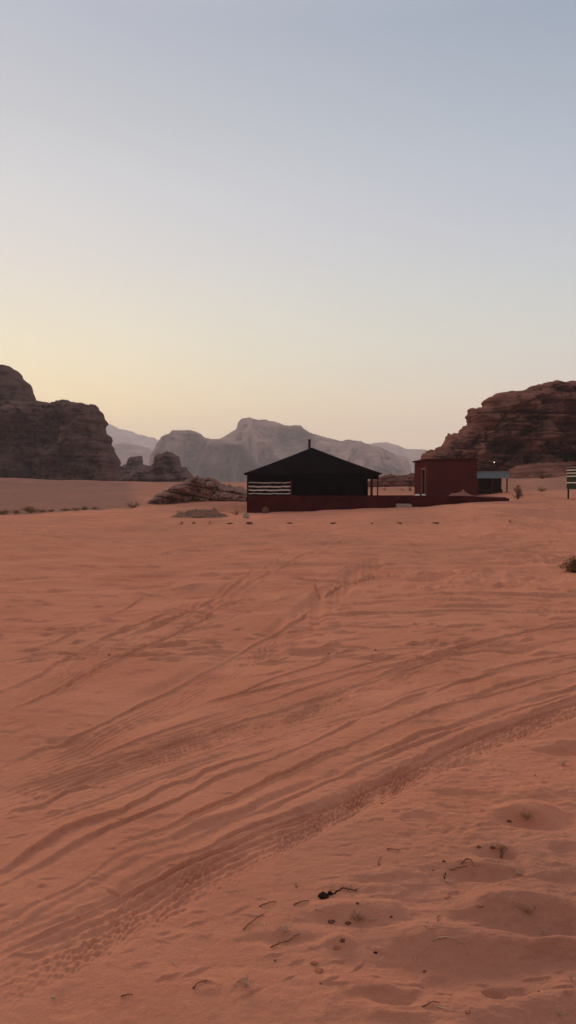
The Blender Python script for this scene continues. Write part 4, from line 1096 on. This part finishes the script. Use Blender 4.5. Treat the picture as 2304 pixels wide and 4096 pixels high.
GS = 'sticks lying on the near sand'
twig('long thin dark stick lying on bare sand left of the pale twig ring', [(972, 3721), (1010, 3690), (1055, 3658)], 4, M_twig, .3, seed=1, group=GS)
twig('short dark stick left of the black clods', [(1172, 3622), (1205, 3610), (1235, 3602)], 4, M_twig, .2, seed=2, group=GS)
twig('thin wavy dark root trailing right from the black clods', [(1335, 3578), (1365, 3566), (1395, 3568), (1428, 3562)], 4.5, M_clod, .5, seed=3, group=GS, branches=3)
twig('bent dark stick arched over the sand above the small hollow', [(1846, 3457), (1866, 3448), (1882, 3455), (1898, 3465)], 4, M_twig, .8, seed=4, group=GS)
twig('thin dark stick just below the bent arched one', [(1799, 3479), (1835, 3473), (1868, 3465)], 3, M_twig, .2, seed=5, group=GS)
twig('thick dark stub standing among crumbs right of the arched stick', [(2004, 3430), (2008, 3410), (2016, 3402), (2030, 3398)], 5, M_twig, .5, seed=6, group=GS, branches=2)
twig('short dark stick alone at the bottom left of the sand', [(484, 3988), (508, 3984), (531, 3979)], 4.5, M_twig, .2, seed=7, group=GS)
twig('curved dark stick at the bottom, right of the lone short stick', [(770, 3958), (790, 3938), (828, 3922)], 5, M_twig, .2, seed=8, group=GS)
twig('pale curved stem arching over the hollow at lower right', [(1730, 3762), (1780, 3752), (1825, 3762), (1866, 3783)], 3, M_straw, .5, seed=9, group=GS)
twig('dark forked stick near the bottom edge', [(1690, 4028), (1725, 4018), (1757, 4010)], 4.5, M_twig, .3, seed=10, group=GS, branches=2)
twig('pale thin stalk starting at the dark forked stick', [(1745, 4026), (1790, 4040), (1835, 4050)], 2.5, M_straw, .2, seed=11, group=GS)
twig('knobbly dark branch below the pale twig ring', [(1085, 3790), (1120, 3782), (1160, 3765), (1200, 3735)], 4, M_twig, .4, seed=12, group=GS, branches=5)
twig('pale curled stalk lying alone left of centre near the bottom', [(687, 3848), (700, 3856), (712, 3872)], 2.5, M_straw, .3, seed=13, group=GS)
twig('short pale stalk just right of the long thin dark stick', [(1055, 3692), (1058, 3705), (1062, 3722)], 2.5, M_straw, .3, seed=14, group=GS)
twig('pale bent stalk, left arm of the pair right of the lone pebble', [(1697, 3702), (1710, 3710), (1730, 3716)], 3.2, M_straw, .4, seed=15, group=GS)
twig('pale short stalk, upper arm of the pair right of the lone pebble', [(1702, 3693), (1715, 3690), (1728, 3690)], 2.6, M_straw, .3, seed=16, group=GS)
twig('pale upright splinter below the arching pale stem', [(1661, 3846), (1660, 3834), (1663, 3824)], 2.4, M_straw, .3, seed=17, group=GS)
twig('pale twig hooked at a dark stub, left of the small hollow', [(1776, 3522), (1795, 3533), (1826, 3537)], 3.2, M_straw, .3, seed=18, group=GS)
twig('tiny upright dark stub above the hooked pale twig', [(1779, 3516), (1781, 3506), (1784, 3498)], 3.5, M_clod, .6, seed=19, group=GS)
twig('faint dark stick with crumbs left of the short stick', [(1035, 3626), (1070, 3616), (1105, 3608)], 3.5, M_twig, .2, seed=20, group=GS, branches=2)
twig('very short pale stalk between the dark stick and the clods', [(1258, 3638), (1275, 3642), (1290, 3640)], 3, M_straw, .3, seed=21, group=GS)
twig('thin upright dark stalk above the long root', [(1183, 3552), (1183, 3540), (1184, 3530)], 2.4, M_twig, .3, seed=22, group=GS)
twig('dark upright stalk on smooth sand left of the arched stick', [(1513, 3462), (1517, 3445), (1521, 3428)], 3.2, M_twig, .3, seed=23, group=GS)
twig('dark low stick on smooth sand above the upright stalk', [(1548, 3398), (1570, 3401), (1600, 3402)], 3.5, M_twig, .2, seed=24, group=GS)
twig('pale twig with a dark end beside the green grey tuft', [(1478, 3680), (1494, 3682), (1505, 3678)], 3, M_straw, .3, seed=25, group=GS, branches=2)
twig('tiny dark forked twig right of the lone pebble', [(1752, 3684), (1752, 3674), (1758, 3664)], 2.6, M_twig, .5, seed=26, group=GS, branches=2)

GC = 'clods and pebbles on the near sand'
for i, (px, py, wp, hp, mt, lb) in enumerate([
    (1293, 3589, 42, 28, M_clod, 'largest black clod on the near sand'), (1320, 3578, 24, 22, M_clod, 'smaller black clod touching the largest one'),
    (1565, 3668, 15, 16, M_stone, 'lone brown pebble in the middle of the near sand'), (1500, 3812, 22, 14, M_clod, 'black crumbly clod with a pale splinter below the green grey tuft'),
    (1698, 3886, 18, 11, M_stone, 'round brown pebble below the pale upright splinter'), (1284, 3936, 13, 9, M_stone, 'dark pebble near the bottom, left of centre of the corner'),
    (1256, 3852, 36, 18, M_sandclod, 'sandy clod, upper one of the slanting pair'), (1276, 3882, 44, 18, M_sandclod, 'sandy clod, lower one of the slanting pair'),
    (1100, 3842, 14, 10, M_stone, 'dark pebble below the knobbly branch'), (214, 3990, 20, 14, M_palestone, 'pale pebble at bottom left beside the tyre track'),
    (1325, 3686, 38, 16, M_stone, 'flat brown clod at the left foot of the green grey tuft'), (1391, 3693, 34, 18, M_stone, 'brown clod below the green grey tuft'),
    (2036, 3284, 26, 12, M_stone, 'dark ragged clod left of the tuft in the upper right of the near sand'), (1970, 3390, 26, 16, M_stone, 'brown clod left of the thick dark stub'),
    (1915, 3387, 24, 10, M_stone, 'flat brown chip farther left of the thick dark stub'), (1776, 3445, 20, 14, M_stone, 'brown clod left of the bent arched stick'),
    (1791, 3590, 34, 12, M_sandclod, 'reddish flat clod below the hooked pale twig'), (1921, 3620, 32, 10, M_sandclod, 'reddish flat clod left of the sand mound'),
    (1315, 2615, 9, 6, M_stone, 'tiny dark pebble among the footprints near the middle'), (1503, 2600, 9, 8, M_stone, 'tiny dark pebble alone right of the footprints'),
    (436, 2620, 12, 9, M_stone, 'tiny dark pebble on the left beside the narrow track'), (1732, 3482, 10, 8, M_stone, 'tiny brown pebble left of the thin stick'),
    (1528, 3214, 12, 9, M_stone, 'tiny brown pebble beside the tyre track edge'), (2140, 3102, 10, 8, M_stone, 'tiny dark pebble in the upper right of the near sand'),
    (1710, 3310, 8, 7, M_stone, 'tiny dark pebble on smooth sand right of the tyre track'), (1349, 3790, 34, 16, M_sandclod, 'crumbled sandy clod right of the knobbly branch'),
    (1370, 3762, 26, 18, M_stone, 'brown chip on top of the crumbled sandy clod'), (2155, 3966, 14, 9, M_sandclod, 'small reddish clod right of the footprint at bottom right'),
    (1870, 4048, 30, 12, M_sandclod, 'reddish flat clod near the bottom edge at right'), (1430, 3614, 20, 12, M_stone, 'brown clod above the green grey tuft'),
    (1808, 3982, 18, 10, M_sandclod, 'small reddish clod left of the deep footprint')]):
    lump('pebble' if wp < 20 else 'sand_clod', lb, px, py, wp * (1 if i < 2 else 0.8), hp * (1 if i < 2 else 0.62), mt, 'pebble' if wp < 20 else 'clod', GC, seed=i + 50, sink=0.25 if i < 2 else 0.42)

tuft('flattened green grey tuft in the middle of the near sand', 1432, 3678, 130, 26, 30, M_dryleaf, 1, leaves=2, rpx=1.1)
tuft('pale spidery dry tuft near the bottom, left of centre', 985, 3945, 90, 40, 16, M_straw, 2, rpx=1.8)
tuft('ring of pale dry twigs left of the green grey tuft', 1140, 3722, 100, 26, 16, M_straw, 3, rpx=1.5)
tuft('dry tuft growing on the upper right mound of near sand', 2110, 3275, 90, 34, 16, M_dryleaf, 4, leaves=1, rpx=1.1)
tuft('withered tuft on the biggest sand mound at right', 2110, 3650, 120, 36, 20, M_dryleaf, 5, leaves=1, rpx=1.1)
tuft('thin dry tuft below the thick dark stub', 2010, 3412, 70, 30, 14, M_dryleaf, 6, leaves=1, rpx=1.1)
tuft('pale broken straw clump left of the big mound', 2075, 3500, 60, 24, 16, M_straw, 7, rpx=1.3)
tuft('tiny straw clump at the right border above the footprints', 2172, 3735, 40, 24, 9, M_straw, 8, rpx=1.3)
tuft('tiny pale straw clump at the bottom right corner', 2240, 4060, 50, 22, 10, M_straw, 9, rpx=1.3)
tuft('small straw clump low at the right border', 2285, 3920, 30, 40, 6, M_straw, 10, rpx=1.4)
tuft('low dry clump on the sand ridge right of the tyre track', 2250, 3060, 70, 26, 16, M_straw, 11, rpx=1.2)

# ------------------------------------------------------------------ haze
HAZE = 2.4e-4
if HAZE:
    mh = bpy.data.materials.new('desert_haze'); mh.use_nodes = True
    nt = mh.node_tree; nt.nodes.clear()
    out = nt.nodes.new('ShaderNodeOutputMaterial'); pv = nt.nodes.new('ShaderNodeVolumePrincipled')
    pv.inputs['Color'].default_value = (0.95, 0.94, 1.0, 1); pv.inputs['Density'].default_value = HAZE
    nt.links.new(pv.outputs['Volume'], out.inputs['Volume'])
    hb = MB(); hb.box(-5950, 5950, -5950, 5950, -8, 420)
    hz = hb.build('haze', mh); tag(hz, kind='stuff')

# ------------------------------------------------------------------ sky, sun, camera
w = bpy.data.worlds.new('World'); scene.world = w; w.use_nodes = True
nt = w.node_tree; bg = nt.nodes['Background']
SUN_AZ, SUN_EL = -17.0, 3.0
sky = node(nt, 'ShaderNodeTexSky'); sky.sky_type = 'NISHITA'; sky.sun_disc = False
sky.sun_elevation = R(SUN_EL); sky.sun_rotation = R(SUN_AZ); sky.dust_density = 2.0; sky.altitude = 900
tc = node(nt, 'ShaderNodeTexCoord'); sp_ = node(nt, 'ShaderNodeSeparateXYZ'); nt.links.new(tc.outputs['Generated'], sp_.inputs[0])


def ramp(stops):
    rp = node(nt, 'ShaderNodeValToRGB'); cr = rp.color_ramp
    while len(cr.elements) > 1: cr.elements.remove(cr.elements[-1])
    for i, (p, c_) in enumerate(stops):
        el = cr.elements[0] if i == 0 else cr.elements.new(p)
        el.position = p; el.color = (*s2l(c_), 1)
    nt.links.new(sp_.outputs['Z'], rp.inputs[0]); return rp.outputs['Color']


g_left = ramp([(0.0, (270, 242, 178)), (0.09, (268, 246, 180)), (0.156, (248, 240, 205)), (0.198, (237, 232, 211)), (0.265, (224, 221, 216)), (0.341, (212, 213, 215)), (0.404, (197, 200, 205)), (0.49, (183, 188, 200)), (0.8, (188, 190, 200)), (1.0, (186, 188, 200))])
g_right = ramp([(0.0, (258, 228, 194)), (0.068, (258, 228, 194)), (0.13, (223, 219, 207)), (0.176, (212, 215, 208)), (0.241, (196, 205, 208)), (0.309, (182, 191, 205)), (0.387, (166, 180, 195)), (0.49, (143, 160, 180)), (0.8, (188, 190, 200)), (1.0, (186, 188, 200))])
g_back = ramp([(0.0, (128, 122, 125)), (0.10, (142, 134, 135)), (0.25, (148, 146, 146)), (0.5, (165, 166, 170)), (1.0, (185, 186, 198))])
c = mixc(nt, mrange(nt, sp_.outputs['X'], -0.34, 0.36), g_left, g_right)
c = mixc(nt, mrange(nt, sp_.outputs['Y'], 0.55, -0.35), c, g_back)
sc_ = mixc(nt, 1.0, sky.outputs[0], (0.06, 0.06, 0.06), 'MULTIPLY')
c = mixc(nt, 0.12, c, sc_)
nt.links.new(c, bg.inputs['Color']); bg.inputs['Strength'].default_value = 1.22

sl = bpy.data.lights.new('sun', 'SUN'); sl.energy = 3.1; sl.angle = R(14); sl.color = (1.0, 0.80, 0.58)
so = bpy.data.objects.new('sun', sl); link(so)
from mathutils import Vector
el_ = R(13)
dirv = Vector((math.sin(R(SUN_AZ)) * math.cos(el_), math.cos(R(SUN_AZ)) * math.cos(el_), math.sin(el_)))
so.rotation_euler = (-dirv).to_track_quat('-Z', 'Y').to_euler(); so.location = (0, 0, 30)

cam = bpy.data.cameras.new('camera'); co = bpy.data.objects.new('camera', cam); link(co)
cam.sensor_fit = 'VERTICAL'; cam.sensor_height = 36; cam.lens = 36 * F / SH
cam.clip_start = 0.05; cam.clip_end = 20000
co.location = (0, 0, EYE); co.rotation_euler = (math.pi / 2 - PITCH, 0, 0)
scene.camera = co
scene.view_settings.view_transform = 'Standard'; scene.view_settings.look = 'None'; scene.view_settings.exposure = 0.0; scene.view_settings.gamma = 1
scene.cycles.use_denoising = True
scene.cycles.volume_bounces = 1
scene.cycles.max_bounces = 6
scene.cycles.volume_max_steps = 64
